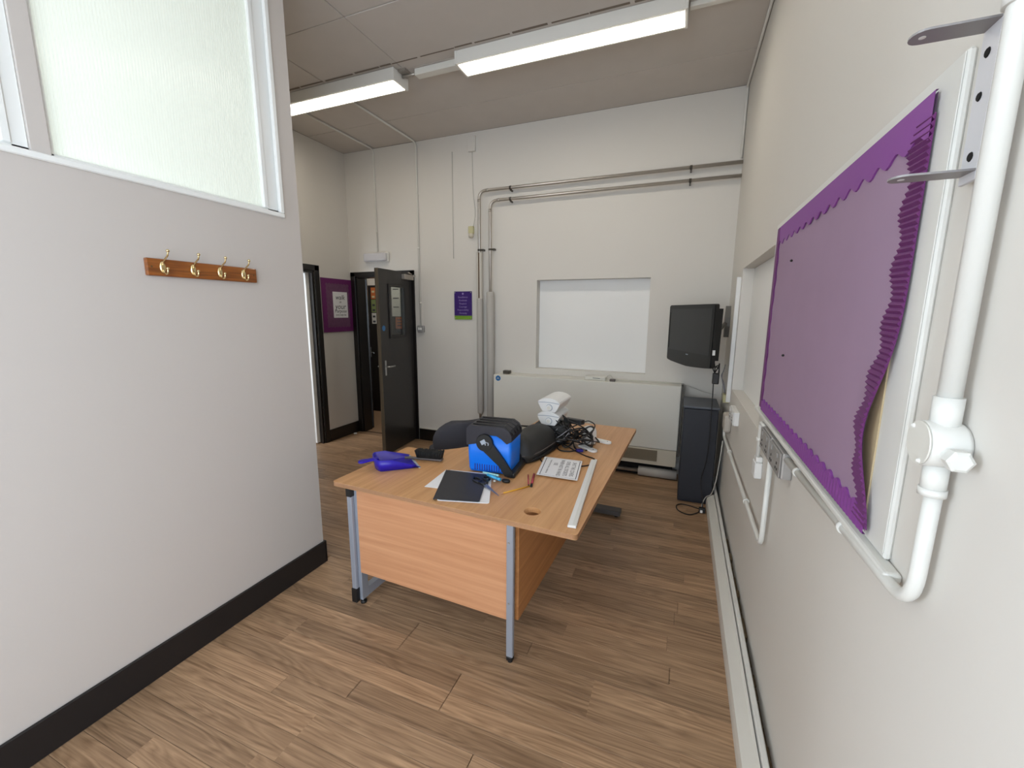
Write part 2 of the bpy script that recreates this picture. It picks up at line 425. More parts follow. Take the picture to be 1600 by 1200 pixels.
# ------------------------------------------------------------------ walls
def sel(us, vs, rects):
    def f(i, j):
        u = (us[i]+us[i+1])/2; v = (vs[j]+vs[j+1])/2
        for (a, b, c, d, val) in rects:
            if a < u < b and c < v < d: return val
        return 0
    return f
bm = B(); us = [-5.6, -4.02, -3.14, -1.505, -0.32, XR+0.2]; vs = [0, 1.02, 1.992, 2.115, ZC]
grid_wall(bm, us, vs, sel(us, vs, [(-4.02, -3.14, 0, 2.115, None), (-1.505, -0.32, 1.02, 1.992, 0.105)]), 0.15, lambda u, v, d: (u, YB+d, v))
obj('wall_back', bm, 'wall', loc=(-1.8, YB, 0), label='tall off-white back wall with a shallow recess and doorway', cat='wall', kind='structure')
bm = B(); us = [YR, -2.4, -.8, 2.435, 3.69, YB]; vs = [0, .95, 1.05, 1.978, 2.6, ZC]
grid_wall(bm, us, vs, sel(us, vs, [(2.435, 3.69, 1.05, 1.978, 0.08), (-2.4, -.8, .95, 2.6, None)]), 0.15, lambda u, v, d: (XR+d, u, v))
obj('wall_right', bm, 'wall', loc=(XR, 1, 0), label='off-white right wall with a shallow recess past the purple board', cat='wall', kind='structure')
bm = B(); us = [YR, -2.4, -.8, 1.86, 2.95, 3.87, YB]; vs = [0, .95, 2.125, 2.6, ZC]
grid_wall(bm, us, vs, sel(us, vs, [(2.95, 3.87, 0, 2.125, None), (-2.4, -.8, .95, 2.6, None)]), 0.12, lambda u, v, d: (XL-d, u, v))
obj('wall_left', bm, 'wall', loc=(XL, 3, 0), label='off-white far left wall with the doorway and plum noticeboard', cat='wall', kind='structure')
bm = B(); us = [-.6, -0.5, 0.824, 0.874, 1.80, 1.915]; vs = [0, 2.165, 3.45, ZC]
grid_wall(bm, us, vs, sel(us, vs, [(-0.5, 0.824, 2.165, 3.45, None), (0.874, 1.80, 2.165, 3.45, None)]), 0.11, lambda u, v, d: (XP-d, u, v))
obj('wall_partition', bm, 'wall_part', loc=(XP, 0, 0), label='near left partition wall carrying the coat rack, glazed at the top', cat='wall', kind='structure')
bm = B(); box(bm, XL, XP-.11, 1.80, 1.915, 0, ZC)
obj('wall_return', bm, 'wall', label='return wall running left from the end of the partition', cat='wall', kind='structure')
bm = B(); box(bm, XL, XP-.11, -.6, -.5, 0, ZC)
obj('wall_office', bm, 'wall', label='office wall running left behind the viewpoint', cat='wall', kind='structure')
bm = B(); us = [-4.2, -2.1, -1.95, 0.25, XR+.15]; vs = [0, 0.95, 2.6, ZC]
grid_wall(bm, us, vs, sel(us, vs, [(-1.95, 0.25, 0.95, 2.6, None)]), 0.10, lambda u, v, d: (u, YR-d, v))
obj('wall_rear', bm, 'wall', loc=(-1, YR, 0), label='rear wall behind the viewpoint with a wide window', cat='wall', kind='structure')
bm = B(); box(bm, -5.75, -5.63, YR, YB, 0, ZC); box(bm, -5.63, XL-.12, 1.2, 1.3, 0, ZC)
obj('wall_side_room', bm, 'wall', label='pale wall of the room past the left doorway', cat='wall', kind='structure')
bm = B(); box(bm, -6.0, -2.2, 5.8, 5.9, 0, ZC); box(bm, -6.0, -5.6, YB, 5.8, 0, ZC); box(bm, -2.3, -2.2, YB+.15, 5.8, 0, ZC)
obj('wall_corridor', bm, 'wall', label='corridor wall beyond the open black door', cat='wall', kind='structure')

bm = B(); box(bm, -1.503, -.322, YB+.101, YB+.104, 1.022, 1.990); obj('recess_daylight_panel', bm, 'recess', bpy.data.objects['wall_back'], label='added whiter panel with the daylight of the recess put into its colour')  # panels added in both recesses, their white stands in for daylight
bm = B(); box(bm, XR+.076, XR+.079, 2.437, 3.688, 1.052, 1.976); obj('recess_daylight_panel', bm, 'recess', bpy.data.objects['wall_right'])
# rear window frame (unseen from here but the daylight comes through it)
w3 = thing('window_3', 'wide rear window behind the viewpoint', 'window', (-.85, YR, .95), kind='structure')
bm = B()
for a in (-1.95, -1.25, -0.5, 0.21): box(bm, a, a+.04, YR-.07, YR-.02, .95, 2.6)
box(bm, -1.91, .21, YR-.07, YR-.02, .95, .99); box(bm, -1.91, .21, YR-.07, YR-.02, 2.56, 2.6)
obj('window_frame', bm, 'white_frame', w3)

# ------------------------------------------------------------------ baseboards
def board(name, x0, x1, y0, y1, h, m, label, bev=.004):
    bm = B(); box(bm, x0, x1, y0, y1, 0.0, h, bev=bev)
    return obj(name, bm, m, label=label, cat='baseboard', kind='structure')
board('baseboard_partition', XP, XP+.014, -.6, 1.93, .150, 'black_paint', 'black skirting board along the near left partition')
board('baseboard_partition_end', XP-.11, XP+.014, 1.915, 1.929, .150, 'black_paint', 'black skirting board round the end of the partition')
board('baseboard_back', -3.08, -1.94, YB-.018, YB, .150, 'black_gloss', 'black skirting board on the back wall right of the door')
board('baseboard_left', XL, XL+.018, 3.955, YB, .150, 'black_gloss', 'black skirting board under the plum noticeboard')
bm = B(); box(bm, -3.08, -1.94, YB-.024, YB, .151, .168, bev=.004)
obj('trim_1', bm, 'cream', label='thin cream ledge above the black skirting on the back wall', cat='trim', kind='structure')
# right wall: boxed-in pipe on the floor, board behind it and the broken plaster gap
bm = B(); prof = [(0.295, 0.0), (0.295, 0.045), (0.300, 0.075), (0.340, 0.105), (0.352, 0.108), (0.352, 0.0)]
prism(bm, [(x, z) for x, z in prof], -0.4, 3.80, Matrix(((1, 0, 0, 0), (0, 0, 1, 0), (0, 1, 0, 0), (0, 0, 0, 1))))
obj('baseboard_casing', bm, 'gloss2', label='grey-white pipe casing running along the floor by the right wall', cat='pipe casing', kind='structure')
bm = B(); box(bm, .356, .377, -0.4, 4.2, 0.0, .128, bev=.004)
obj('baseboard_right', bm, 'gloss', label='white skirting board standing proud of the right wall', cat='baseboard', kind='structure')
bm = B()
yy = -0.4
while yy < 3.0:
    l = random.uniform(.05, .16); box(bm, .378, .3995, yy, yy+l-.002, 0, .085+random.uniform(-.03, .02), bev=.004); yy += l
obj('trim_2', bm, 'plaster', label='crumbling brown plaster showing behind the right skirting', cat='plaster', kind='structure')

# ------------------------------------------------------------------ reeded windows in the partition
def reeded(name, y0, y1, z0, z1, label, left_frame, xw=XP):
    wn = thing(name, label, 'window', (xw, (y0+y1)/2, z0), kind='structure')
    bm = B(); f = 0.055
    for (a, b, c, d) in ((y0, y0+.014 if left_frame < .02 else y0+left_frame, z0, z1), (y1-.075 if left_frame < .02 else y1-.045, y1, z0, z1)):
        box(bm, xw-.07, xw-.012, a, b, c, d, bev=.003)
    box(bm, xw-.07, xw-.012, y0, y1, z0, z0+.022, bev=.003); box(bm, xw-.07, xw-.012, y0, y1, z1-.04, z1, bev=.003)
    obj('window_frame', bm, 'white_frame', wn)
    g0 = y0+(.014 if left_frame < .02 else left_frame); g1 = y1-(.075 if left_frame < .02 else .045)
    bm = B()
    box(bm, xw-.028, xw-.006, g1-.022, g1+.004, z0+.02, z1-.04, bev=.004)
    obj('glazing_bead', bm, 'white_frame', wn)
    bm = B(); p = .0115; n = int((g1-.02-g0)/p); row0 = []; row1 = []
    xs = xw-.036
    for i in range(n*6+1):
        yv = g0 + i*(g1-.012-g0)/(n*6); d = 0.0022*abs(math.sin(PI*i/6))
        row0.append(bm.verts.new((xs+d, yv, z0+.018))); row1.append(bm.verts.new((xs+d, yv, z1-.03)))
    for i in range(len(row0)-1):
        fc = bm.faces.new((row0[i], row0[i+1], row1[i+1], row1[i])); fc.smooth = True
    obj('glass_pane', bm, 'reeded', wn, recalc=False)
    return wn
reeded('window_1', .874, 1.80, 2.165, 3.45, 'large reeded frosted glass window high in the near partition', 0.0)
reeded('window_2', -.5, .824, 2.165, 3.45, 'second reeded window cut off by the left picture edge', 0.045)
bm = B(); box(bm, XP-.03, XP+.012, -.5, 1.812, 2.150, 2.174, bev=.004); box(bm, XP-.01, XP+.012, 1.786, 1.812, 2.175, 3.47, bev=.004)
obj('trim_3', bm, 'white_frame', label='white sill and edge trim round the partition windows', cat='trim', kind='structure')

# ------------------------------------------------------------------ door_1: frame in the back wall with the open leaf
d1 = thing('door_1', 'open black door with a narrow glazed panel in the back wall', 'door', (-3.58, YB, 0), kind='structure')
bm = B()
for (a, b) in ((-4.075, -4.005), (-3.155, -3.09)):
    box(bm, a, b, YB-.018, YB, 0, 2.14, bev=.003)
box(bm, -4.075, -3.09, YB-.018, YB, 2.09, 2.145, bev=.003)
box(bm, -4.02, -3.985, YB, YB+.15, 0, 2.10); box(bm, -3.175, -3.14, YB, YB+.15, 0, 2.10); box(bm, -4.0, -3.16, YB, YB+.15, 2.075, 2.115)
obj('door_frame', bm, 'black_gloss', d1)
# leaf: local u along leaf from hinge, near face +v
hx, hy = -3.128, 4.475; ex, ey = -3.062, 3.77
ang = math.atan2(ey-hy, ex-hx); LW = math.hypot(ex-hx, ey-hy)
LM = Matrix.Translation((hx, hy, 0)) @ Matrix.Rotation(ang, 4, 'Z')   # local x along leaf, local +y = camera side
bm = B(); W0, W1, Z0, Z1 = .20, .52, 1.36, 1.93
H = 2.105
for q in ((0, W0, .012, H), (W1, LW, .012, H), (W0, W1, .012, Z0), (W0, W1, Z1, H)): box(bm, q[0], q[1], -.042, 0, q[2], q[3])
bmesh.ops.transform(bm, matrix=LM, verts=bm.verts)
leaf = obj('door_leaf', bm, 'door_face', d1)
def onleaf(name, m, fn, **k):
    bm = B(); fn(bm); bmesh.ops.transform(bm, matrix=LM, verts=bm.verts); return obj(name, bm, m, leaf, **k)
onleaf('lipping', 'door_edge', lambda b: box(b, LW, LW+.006, -.042, 0, .012, H), label='brown worn leading edge')
def f_(b):
    for q in ((W0-.02, W0+.012, Z0-.02, Z1+.02), (W1-.012, W1+.02, Z0-.02, Z1+.02)): box(b, q[0], q[1], 0, .012, q[2], q[3], bev=.003)
    box(b, W0, W1, 0, .012, Z0-.02, Z0+.012, bev=.003); box(b, W0, W1, 0, .012, Z1-.012, Z1+.02, bev=.003)
onleaf('glazing_bead', 'black_gloss', f_)
onleaf('vision_glass', 'glass', lambda b: box(b, W0, W1, -.024, -.018, Z0, Z1))
def f_(b):
    box(b, LW-.075, LW-.045, 0, .008, .93, 1.10, bev=.003)
    tube(b, [(LW-.06, .004, 1.03), (LW-.06, .05, 1.03), (LW-.075, .055, 1.03), (LW-.17, .055, 1.03)], .009, 8)
    tube(b, [(LW-.06, -.046, 1.03), (LW-.06, -.09, 1.03), (LW-.17, -.095, 1.03)], .009, 8)
    box(b, LW-.075, LW-.045, -.05, -.042, .93, 1.10, bev=.003)
onleaf('lever_handle', 'chrome', f_)
def f_(b):
    box(b, .03, .24, 0.0, .045, 2.02, 2.08, bev=.004); box(b, .02, .05, .045, .06, 2.06, 2.085)
    tube(b, [(.05, .03, 2.09), (.16, .05, 2.10)], .008, 6)
onleaf('door_closer', 'steel', f_)
onleaf('sign_disc', 'sticker', lambda b: lathe(b, [(.03, 0), (.03, .0015)], frame_mtx((LW-.06, 0.0, 1.46), (0, 1, 0))), label='round blue mandatory sign')
def f_(b):
    for z in (.25, 1.05, 1.85): lathe(b, [(.008, 0), (.008, .10)], frame_mtx((.0, .008, z), (0, 0, 1)), 8)
onleaf('hinge', 'steel', f_)

# corridor beyond: second black leaf, cupboard, posters
d3 = thing('door_3', 'black door leaf folded back inside the corridor', 'door', (-4.05, 4.64, 0), kind='structure')
DM = Matrix.Translation((-4.03, 4.66, 0)) @ Matrix.Rotation(math.atan2(.62, -.52), 4, 'Z')
bm = B(); box(bm, 0, .78, -.04, 0, .01, 2.08, DM, bev=.002); obj('door_leaf', bm, 'black_gloss', d3)
bm = B(); box(bm, .66, .69, -.048, -.04, .95, 1.1, DM); tube(bm, [DM @ Vector(p) for p in ((.675, -.045, 1.02), (.675, -.08, 1.02), (.57, -.085, 1.02))], .008, 6)
obj('lever_handle', bm, 'chrome', d3)
cb = thing('corridor_cupboard', 'tall black double cupboard at the end of the dark corridor', 'cupboard', (-4.3, 5.6, 0))
bm = B(); box(bm, -5.5, -3.2, 5.55, 5.795, 0.0, 2.055); obj('carcass', bm, 'black_paint', cb)
for k in range(4):
    bm = B(); box(bm, -5.49+k*.575, -5.49+k*.575+.565, 5.53, 5.549, .05, 2.04, bev=.003); d = obj('cupboard_door', bm, 'black_gloss', cb)
    bm = B(); tube(bm, [(-5.49+k*.575+.06, 5.53, 1.0), (-5.49+k*.575+.06, 5.50, 1.0), (-5.49+k*.575+.06, 5.50, 1.14), (-5.49+k*.575+.06, 5.53, 1.14)], .006, 6); obj('pull_handle', bm, 'chrome', d)
PX0 = -4.65
for i, (z0, z1, m_, lb) in enumerate(((1.84, 2.02, 'poster_o', 'small orange poster pinned high on the corridor cupboard'), (1.63, 1.83, 'poster_g', 'small green patterned poster below the orange one in the corridor'), (1.45, 1.62, 'poster_w', 'small pale poster lowest on the corridor cupboard'))):
    bm = B(); box(bm, PX0, PX0+.34, 5.526, 5.529, z0, z1)
    p = obj('poster', bm, m_, label=lb, cat='poster')
    for k in range(7):
        a = PX0+.02+(k % 4)*.075; c = z0+.02+(k//4)*.08; bm = B(); box(bm, a, a+.05, 5.5245, 5.5259, c, c+.03+.015*(k % 2)); obj('printed_mark', bm, 'ink' if i else 'yell_box', p)

for (x0, x1, z0, z1, m_, lb) in ((-4.25, -4.085, 1.57, 2.03, 'poster_w', 'tall pale notice seen through the glazed panel of the black door'), (-4.19, -4.05, 1.38, 1.56, 'poster_o', 'orange notice seen low through the glazed panel of the black door')):
    bm = B(); box(bm, x0, x1, 5.524, 5.528, z0, z1); p = obj('poster', bm, m_, label=lb, cat='poster')
    for k in range(3): bm = B(); box(bm, x0+.03, x1-.03, 5.522, 5.5239, z1-.05-k*(z1-z0-.05)/3, z1-.035-k*(z1-z0-.05)/3); obj('printed_rule', bm, 'ink', p)

# ------------------------------------------------------------------ door_2: frame on the left wall
d2 = thing('door_2', 'black door frame on the far left wall, half hidden by the partition', 'door', (XL, 3.4, 0), kind='structure')
bm = B()
for (a, b) in ((2.88, 2.945), (3.875, 3.945)): box(bm, XL, XL+.018, a, b, 0, 2.175, bev=.003)
box(bm, XL, XL+.018, 2.88, 3.945, 2.115, 2.18, bev=.003)
box(bm, XL-.05, XL, 3.845, 3.875, 0, 2.12); box(bm, XL-.12, XL, 2.945, 2.975, 0, 2.12); box(bm, XL-.12, XL, 2.975, 3.845, 2.09, 2.125)
obj('door_frame', bm, 'black_gloss', d2)
bm = B(); box(bm, XL-.85, XL-.056, 3.80, 3.868, .012, 2.085, bev=.003)
obj('door_leaf', bm, 'white_frame', d2, label='white door leaf standing open beyond')

# ------------------------------------------------------------------ luminaires
def luminaire(x0, x1, y0, y1, label):
    t = thing('ceiling_batten_light', label, 'ceiling light', ((x0+x1)/2, (y0+y1)/2, ZC-.10))
    bm = B(); box(bm, x0, x1, y0, y1, ZC-.092, ZC-.002, bev=.004); obj('light_housing', bm, 'lamp_body', t)
    bm = B(); pr_ = [(y0+.022, ZC-.0925), (y0+.028, ZC-.097), (y1-.028, ZC-.097), (y1-.022, ZC-.0925)]
    prism(bm, pr_, x0+.02, x1-.02, Matrix(((0, 0, 1, 0), (1, 0, 0, 0), (0, 1, 0, 0), (0, 0, 0, 1))))
    obj('light_diffuser', bm, 'lamp', t)
    bm = B(); box(bm, x0-.003, x0+.018, y0-.003, y1+.003, ZC-.094, ZC-.004, bev=.003); obj('end_cap', bm, 'lamp_body', t)
    bm = B(); box(bm, x1-.018, x1+.003, y0-.003, y1+.003, ZC-.094, ZC-.004, bev=.003); obj('end_cap', bm, 'lamp_body', t)
luminaire(-1.735, -0.10, 3.13, 3.33, 'long lit white batten light nearest the right wall')
luminaire(-3.86, -2.30, 3.13, 3.33, 'long lit white batten light cut off by the partition')
bm = B(); box(bm, -2.16, -1.745, 3.22, 3.29, ZC-.05, ZC-.001, bev=.003)
obj('cable_trunking', bm, 'gloss2', label='white surface trunking on the ceiling between the two batten lights', cat='trunking')
bm = B(); box(bm, -0.09, .375, 3.23, 3.27, ZC-.03, ZC-.001, bev=.003)
obj('cable_trunking', bm, 'gloss2', label='slim white trunking from the right batten light to the right wall', cat='trunking')
bm = B(); tube(bm, [(-2.29, 3.24, ZC-.03), (-2.15, 3.24, ZC-.03)], .012, 8); box(bm, -2.29, -2.22, 3.18, 3.29, ZC-.02, ZC-.001)
obj('conduit_coupling', bm, 'steel', label='short metal conduit stub joining the two batten lights', cat='conduit')
bm = B(); yq = -3.9
while yq < .35:
    lq = random.uniform(.10, .3); box(bm, yq, yq+lq, 3.092+random.uniform(-.004, .004), 3.106+random.uniform(-.004, .006), ZC-.003, ZC-.0005, bev=.001); yq += lq+random.uniform(0, .03)
obj('trim_4', bm, 'ceil_gap', label='grimy torn joint strip on the ceiling beside the batten lights', cat='trim', kind='structure')

# ------------------------------------------------------------------ conduits to emergency light and switch
def conduit(pts, r, label, m='gloss2', fil=.06, clips=(), name='conduit', seg=10, clip_axis='z', cat='conduit', clipm=None):
    t = thing(name, label, cat, pts[-1])
    bm = B(); tube(bm, fillet(pts, fil), r, seg); obj('tube', bm, m, t)
    for c in clips:
        bm = B(); P = Vector(c)
        if clip_axis == 'z': lathe(bm, [(r*1.5, -.008), (r*1.5, .008)], Matrix.Translation(P), 10); 
        else: lathe(bm, [(r*1.5, -.008), (r*1.5, .008)], frame_mtx(P, {'x': (1, 0, 0), 'y': (0, 1, 0)}[clip_axis]), 10)
        obj('saddle_clip', bm, clipm or m, t)
    return t
conduit([(-3.62, 3.33, ZC-.012), (-3.62, YB-.012, ZC-.012), (-3.62, YB-.012, 2.385)], .009, 'thin white conduit down to the emergency light above the door', clips=((-3.62, YB-.011, 3.2), (-3.62, YB-.011, 2.62)))
conduit([(-3.01, 3.33, ZC-.012), (-3.01, YB-.012, ZC-.012), (-3.01, YB-.012, 1.48)], .0105, 'white conduit down to the metal switch right of the black door', clips=((-3.01, YB-.011, 3.0), (-3.01, YB-.011, 2.4), (-3.01, YB-.011, 1.75)))
el = thing('emergency_light', 'pale oblong emergency bulkhead light above the open black door', 'emergency light', (-3.635, YB, 2.25))
bm = B(); box(bm, -3.815, -3.45, YB-.03, YB, 2.255, 2.375, bev=.012, seg=2); obj('base', bm, 'lamp_body', el)
bm = B(); box(bm, -3.805, -3.46, YB-.075, YB-.028, 2.262, 2.368, bev=.022, seg=3); obj('cover', bm, mat('emergency_cover', (205, 203, 205), .15, coat=.5), el)
sw = thing('light_switch', 'metal-clad double light switch at the foot of the conduit', 'switch', (-3.005, YB, 1.39))
bm = B(); box(bm, -3.05, -2.96, YB-.04, YB, 1.39, 1.475, bev=.006, seg=2); obj('back_box', bm, 'metal_clad', sw)
for k in (0, 1):
    bm = B(); box(bm, -3.03+k*.03, -3.012+k*.03, YB-.05, YB-.039, 1.42, 1.45, bev=.002); obj('rocker', bm, 'sockwhite', sw)
bm = B(); tube(bm, [(-2.535, YB-.004, 3.42), (-2.538, YB-.004, 2.26)], .0035, 6)
obj('surface_wire', bm, 'cream_cable' if 'cream_cable' in M else 'cable_w', label='thin painted-over wire hanging down the back wall left of the blank box', cat='wire')
bm = B(); box(bm, -2.325, -2.235, YB-.03, YB, 3.385, 3.545, bev=.004)
obj('blank_box', bm, 'wall', label='blank painted box near the ceiling on the back wall', cat='box')
bm = B(); tube(bm, smooth_path([(-2.28, YB-.005, 3.385), (-2.275, YB-.005, 3.0), (-2.25, YB-.006, 2.75), (-2.27, YB-.012, 2.60)]), .0035, 6)
obj('sensor_wire', bm, 'cable_w', label='thin wire from the blank box down to the yellowed sensor', cat='wire')
sn = thing('wall_sensor', 'yellowed plastic sensor beside the steel heating pipes', 'sensor', (-2.29, YB, 2.47))
bm = B(); box(bm, -2.325, -2.262, YB-.04, YB, 2.52, 2.60, bev=.006, seg=2); obj('upper_case', bm, 'yell_box', sn)
bm = B(); lathe(bm, [(.0, .0), (.022, .004), (.028, .02), (.028, .05)], Matrix.Translation((-2.293, YB-.032, 2.47)), 14); obj('lens', bm, 'cream_d', sn)

# ------------------------------------------------------------------ steel heating pipes with lagging
def hpipe(xv, zh, r, zlag, xe, label, lagr, bare=False):
    t = thing('heating_pipe', label, 'pipe', (xv, 4.42, .35), group='steel heating pipes on the back wall')
    bm = B(); tube(bm, fillet([(xe, 4.42, zh), (xv, 4.42, zh), (xv, 4.42, .18)], .09, 8), r, 12); obj('steel_tube', bm, 'steel', t)
    bm = B(); lathe(bm, [(lagr*.9, .0), (lagr, .01), (lagr, zlag-.46), (lagr*.85, zlag-.45)], Matrix.Translation((xv, 4.42, .45 if bare else .30)), 20)
    obj('lagging', bm, 'insul', t)
    for (x, z, ax) in ((-1.80, zh, 'h'), (-.02, zh, 'h'), (xv, 2.33, 'v')):
        bm = B()
        if ax == 'h': lathe(bm, [(r*1.25, -.010), (r*1.25, .010)], frame_mtx((x, 4.42, z), (1, 0, 0)), 12); box(bm, x-.007, x+.007, 4.42, YB, z-.03, z-.014)
        else: lathe(bm, [(r*1.25, -.010), (r*1.25, .010)], Matrix.Translation((x, 4.42, z)), 12); box(bm, x+.012, x+.045, 4.43, YB, z-.007, z+.012)
        obj('pipe_bracket', bm, 'bracket', t)
    for p_, ax in (((xv, 4.42, zh-.10), (0, 0, 1)), ((xv+.10, 4.42, zh), (1, 0, 0))):
        bm = B(); lathe(bm, [(r*1.13, -.014), (r*1.13, .014)], frame_mtx(p_, ax), 12); obj('press_fitting', bm, 'steel', t)
    return t
h1 = hpipe(-2.173, 2.955, .016, 1.80, .397, 'outer steel heating pipe that bends down left with torn lagging', .036, True)
h2 = hpipe(-2.040, 2.842, .0155, 2.02, .397, 'inner steel heating pipe with neat grey lagging from halfway down', .044)
bm = B(); n = 16
vs_ = []
for j in range(13):
    z = 1.79+j*.043; ring = []
    for k in range(n):
        a = 2*PI*k/n
        if -2.35 < a-2*PI*.75 - .0 < -2: pass
        ring.append(bm.verts.new((-2.173+.034*math.cos(a), 4.42+.034*math.sin(a), z+random.uniform(-.004, .004))))
    vs_.append(ring)
for j in range(12):
    for k in range(n):
        a = (k+.5)/n*360
        if 262 < a < 300: continue            # the torn slit
        bm.faces.new((vs_[j][k], vs_[j][(k+1) % n], vs_[j+1][(k+1) % n], vs_[j+1][k]))
obj('torn_lagging', bm, 'insul_l', h1, label='split pale lagging', recalc=False)
bm = B(); lathe(bm, [(.026, 1.80), (.026, 2.30)], Matrix.Translation((-2.173, 4.42, 0)), 12); obj('rusty_section', bm, 'rust', h1)

# ------------------------------------------------------------------ purple sign, noticeboard
sg = thing('purple_sign', 'small purple sign with a green foot on the back wall', 'sign', (-2.415, YB, 1.555))
bm = B(); box(bm, -2.532, -2.300, YB-.014, YB-.008, 1.600, 1.882, bev=.001); obj('sign_face', bm, 'sign_p', sg)
bm = B(); box(bm, -2.532, -2.300, YB-.014, YB-.008, 1.556, 1.599, bev=.001); obj('green_band', bm, 'sign_g', sg)
for x in (-2.52, -2.312):
    for z in (1.868, 1.572):
        bm = B(); lathe(bm, [(.006, 0), (.006, .016), (.004, .018)], frame_mtx((x, YB, z), (0, -1, 0)), 10); obj('standoff_screw', bm, 'chrome', sg)
TW = Matrix(((1, 0, 0, 0), (0, 0, -1, 0), (0, 1, 0, 0), (0, 0, 0, 1)))     # text plane facing -y
for k, s in enumerate(('Excellence', 'Kindness', 'Respect', 'Courage', 'Responsibility', 'Honesty')):
    text_mesh('lettering', s, .030 if k != 4 else .027, 'sign_t', Matrix.Translation((-2.416, YB-.0146, 1.815-k*.037)) @ TW, sg)
bm = B(); lathe(bm, [(.012, 0), (.012, .0006)], frame_mtx((-2.416, YB-.0144, 1.855), (0, -1, 0)), 8); obj('emblem', bm, 'sign_t', sg)

nb = thing('noticeboard', 'plum-coloured noticeboard on the far left wall by the doors', 'noticeboard', (XL, 4.22, 1.385))
bm = B(); box(bm, XL, XL+.012, 3.965, 4.475, 1.385, 2.045); obj('backing', bm, 'noteb', nb)
def wavy_border(bm, u0, u1, v_edge, v_in, to3, amp=.007, per=.035, ridge=0, thick=.003, off=0.0, lift=None):
    """strip along u from straight edge v_edge to a wavy inner edge near v_in"""
    n = max(12, int(abs(u1-u0)/per*6)); A = []; Bv = []
    for i in range(n+1):
        u = u0+(u1-u0)*i/n; w_ = v_in+(amp*math.cos(2*PI*(u-u0)/per))*(1 if v_in > v_edge else -1)
        h = off+thick+ridge*(i % 2)
        l = lift(u) if lift else (0, 0)
        A.append((bm.verts.new(to3(u, v_edge+l[1], h+l[0])), bm.verts.new(to3(u, v_edge+l[1], off*.2+l[0]*.8))))
        Bv.append((bm.verts.new(to3(u, w_+l[1], h+l[0]*.6)), bm.verts.new(to3(u, w_+l[1], off*.2+l[0]*.4))))
    for i in range(n):
        bm.faces.new((A[i][0], A[i+1][0], Bv[i+1][0], Bv[i][0]))
        bm.faces.new((Bv[i][0], Bv[i+1][0], Bv[i+1][1], Bv[i][1])); bm.faces.new((A[i+1][0], A[i][0], A[i][1], A[i+1][1]))
tl = lambda u, v, h: (XL+.012+h, u, v)
tlv = lambda u, v, h: (XL+.012+h, v, u)
for args, f3 in (((3.965, 4.475, 2.045, 1.985), tl), ((3.965, 4.475, 1.385, 1.445), tl), ((1.442, 1.988, 3.965, 4.03), tlv), ((1.442, 1.988, 4.475, 4.415), tlv)):
    bm = B(); wavy_border(bm, *args, f3, amp=.006, per=.05); obj('border_strip', bm, 'noteborder', nb, recalc=True)
bm = B(); box(bm, XL+.013, XL+.016, 4.135, 4.378, 1.562, 1.885, Matrix.Translation((0, 0, 0))); sheet = obj('printed_sheet', bm, 'paper', nb, label='white sheet with brush lettering')
TX = Matrix(((0, 0, 1, 0), (1, 0, 0, 0), (0, 1, 0, 0), (0, 0, 0, 1)))     # text plane facing +x
for s, sz, z, bold in (('walk', .085, 1.815, 1), ('in', .045, 1.760, 1), ('your', .095, 1.700, 1), ('Purpose', .060, 1.645, 1), ('every single day', .028, 1.598, 0)):
    text_mesh('lettering', s, sz, 'ink', Matrix.Translation((XL+.0163, 4.257, z)) @ TX @ Matrix(((1, .25*bold, 0, 0), (0, 1, 0, 0), (0, 0, 1, 0), (0, 0, 0, 1))), sheet)

# ------------------------------------------------------------------ coat rack
cr = thing('coat_rack', 'varnished pine board with four brass hooks on the near partition', 'coat rack', (XP, 1.36, 1.785))
bm = B(); box(bm, XP, XP+.020, 1.108, 1.600, 1.785, 1.857, bev=.004, seg=2); obj('back_board', bm, 'rackwood', cr)
def hook_bm(y, z):
    bm = B()
    vs = lathe(bm, [(0, .006), (.6, .0055), (.9, .003), (1, 0)], frame_mtx((XP+.020, y, z), (1, 0, 0), (0, 0, 1)) @ Matrix.Diagonal((.027, .0125, 1, 1)), 20)
    for dz in (.02, -.02): bmesh.ops.create_uvsphere(bm, u_segments=8, v_segments=6, radius=.004, matrix=Matrix.Translation((XP+.025, y, z+dz)))
    tube(bm, smooth_path([(XP+.024, y, z+.008), (XP+.030, y, z+.022), (XP+.045, y, z+.035), (XP+.062, y, z+.047), (XP+.068, y, z+.062)], 5), .0034, 8)
    tube(bm, smooth_path([(XP+.024, y, z-.010), (XP+.030, y, z-.024), (XP+.042, y, z-.028), (XP+.052, y, z-.022), (XP+.054, y, z-.010)], 5), .0034, 8)
    bmesh.ops.create_uvsphere(bm, u_segments=12, v_segments=8, radius=.0068, matrix=Matrix.Translation((XP+.068, y, z+.066)))
    bmesh.ops.create_uvsphere(bm, u_segments=12, v_segments=8, radius=.0062, matrix=Matrix.Translation((XP+.054, y, z-.006)))
    for f in bm.faces: f.smooth = True
    return bm
for y in (1.166, 1.289, 1.410, 1.528): obj('brass_hook', hook_bm(y, 1.822), 'brass', cr)
for y in (1.125, 1.583):
    bm = B(); lathe(bm, [(.004, 0), (.004, .001)], frame_mtx((XP+.0202, y, 1.822), (1, 0, 0)), 8); obj('screw_plug', bm, 'rust', cr)

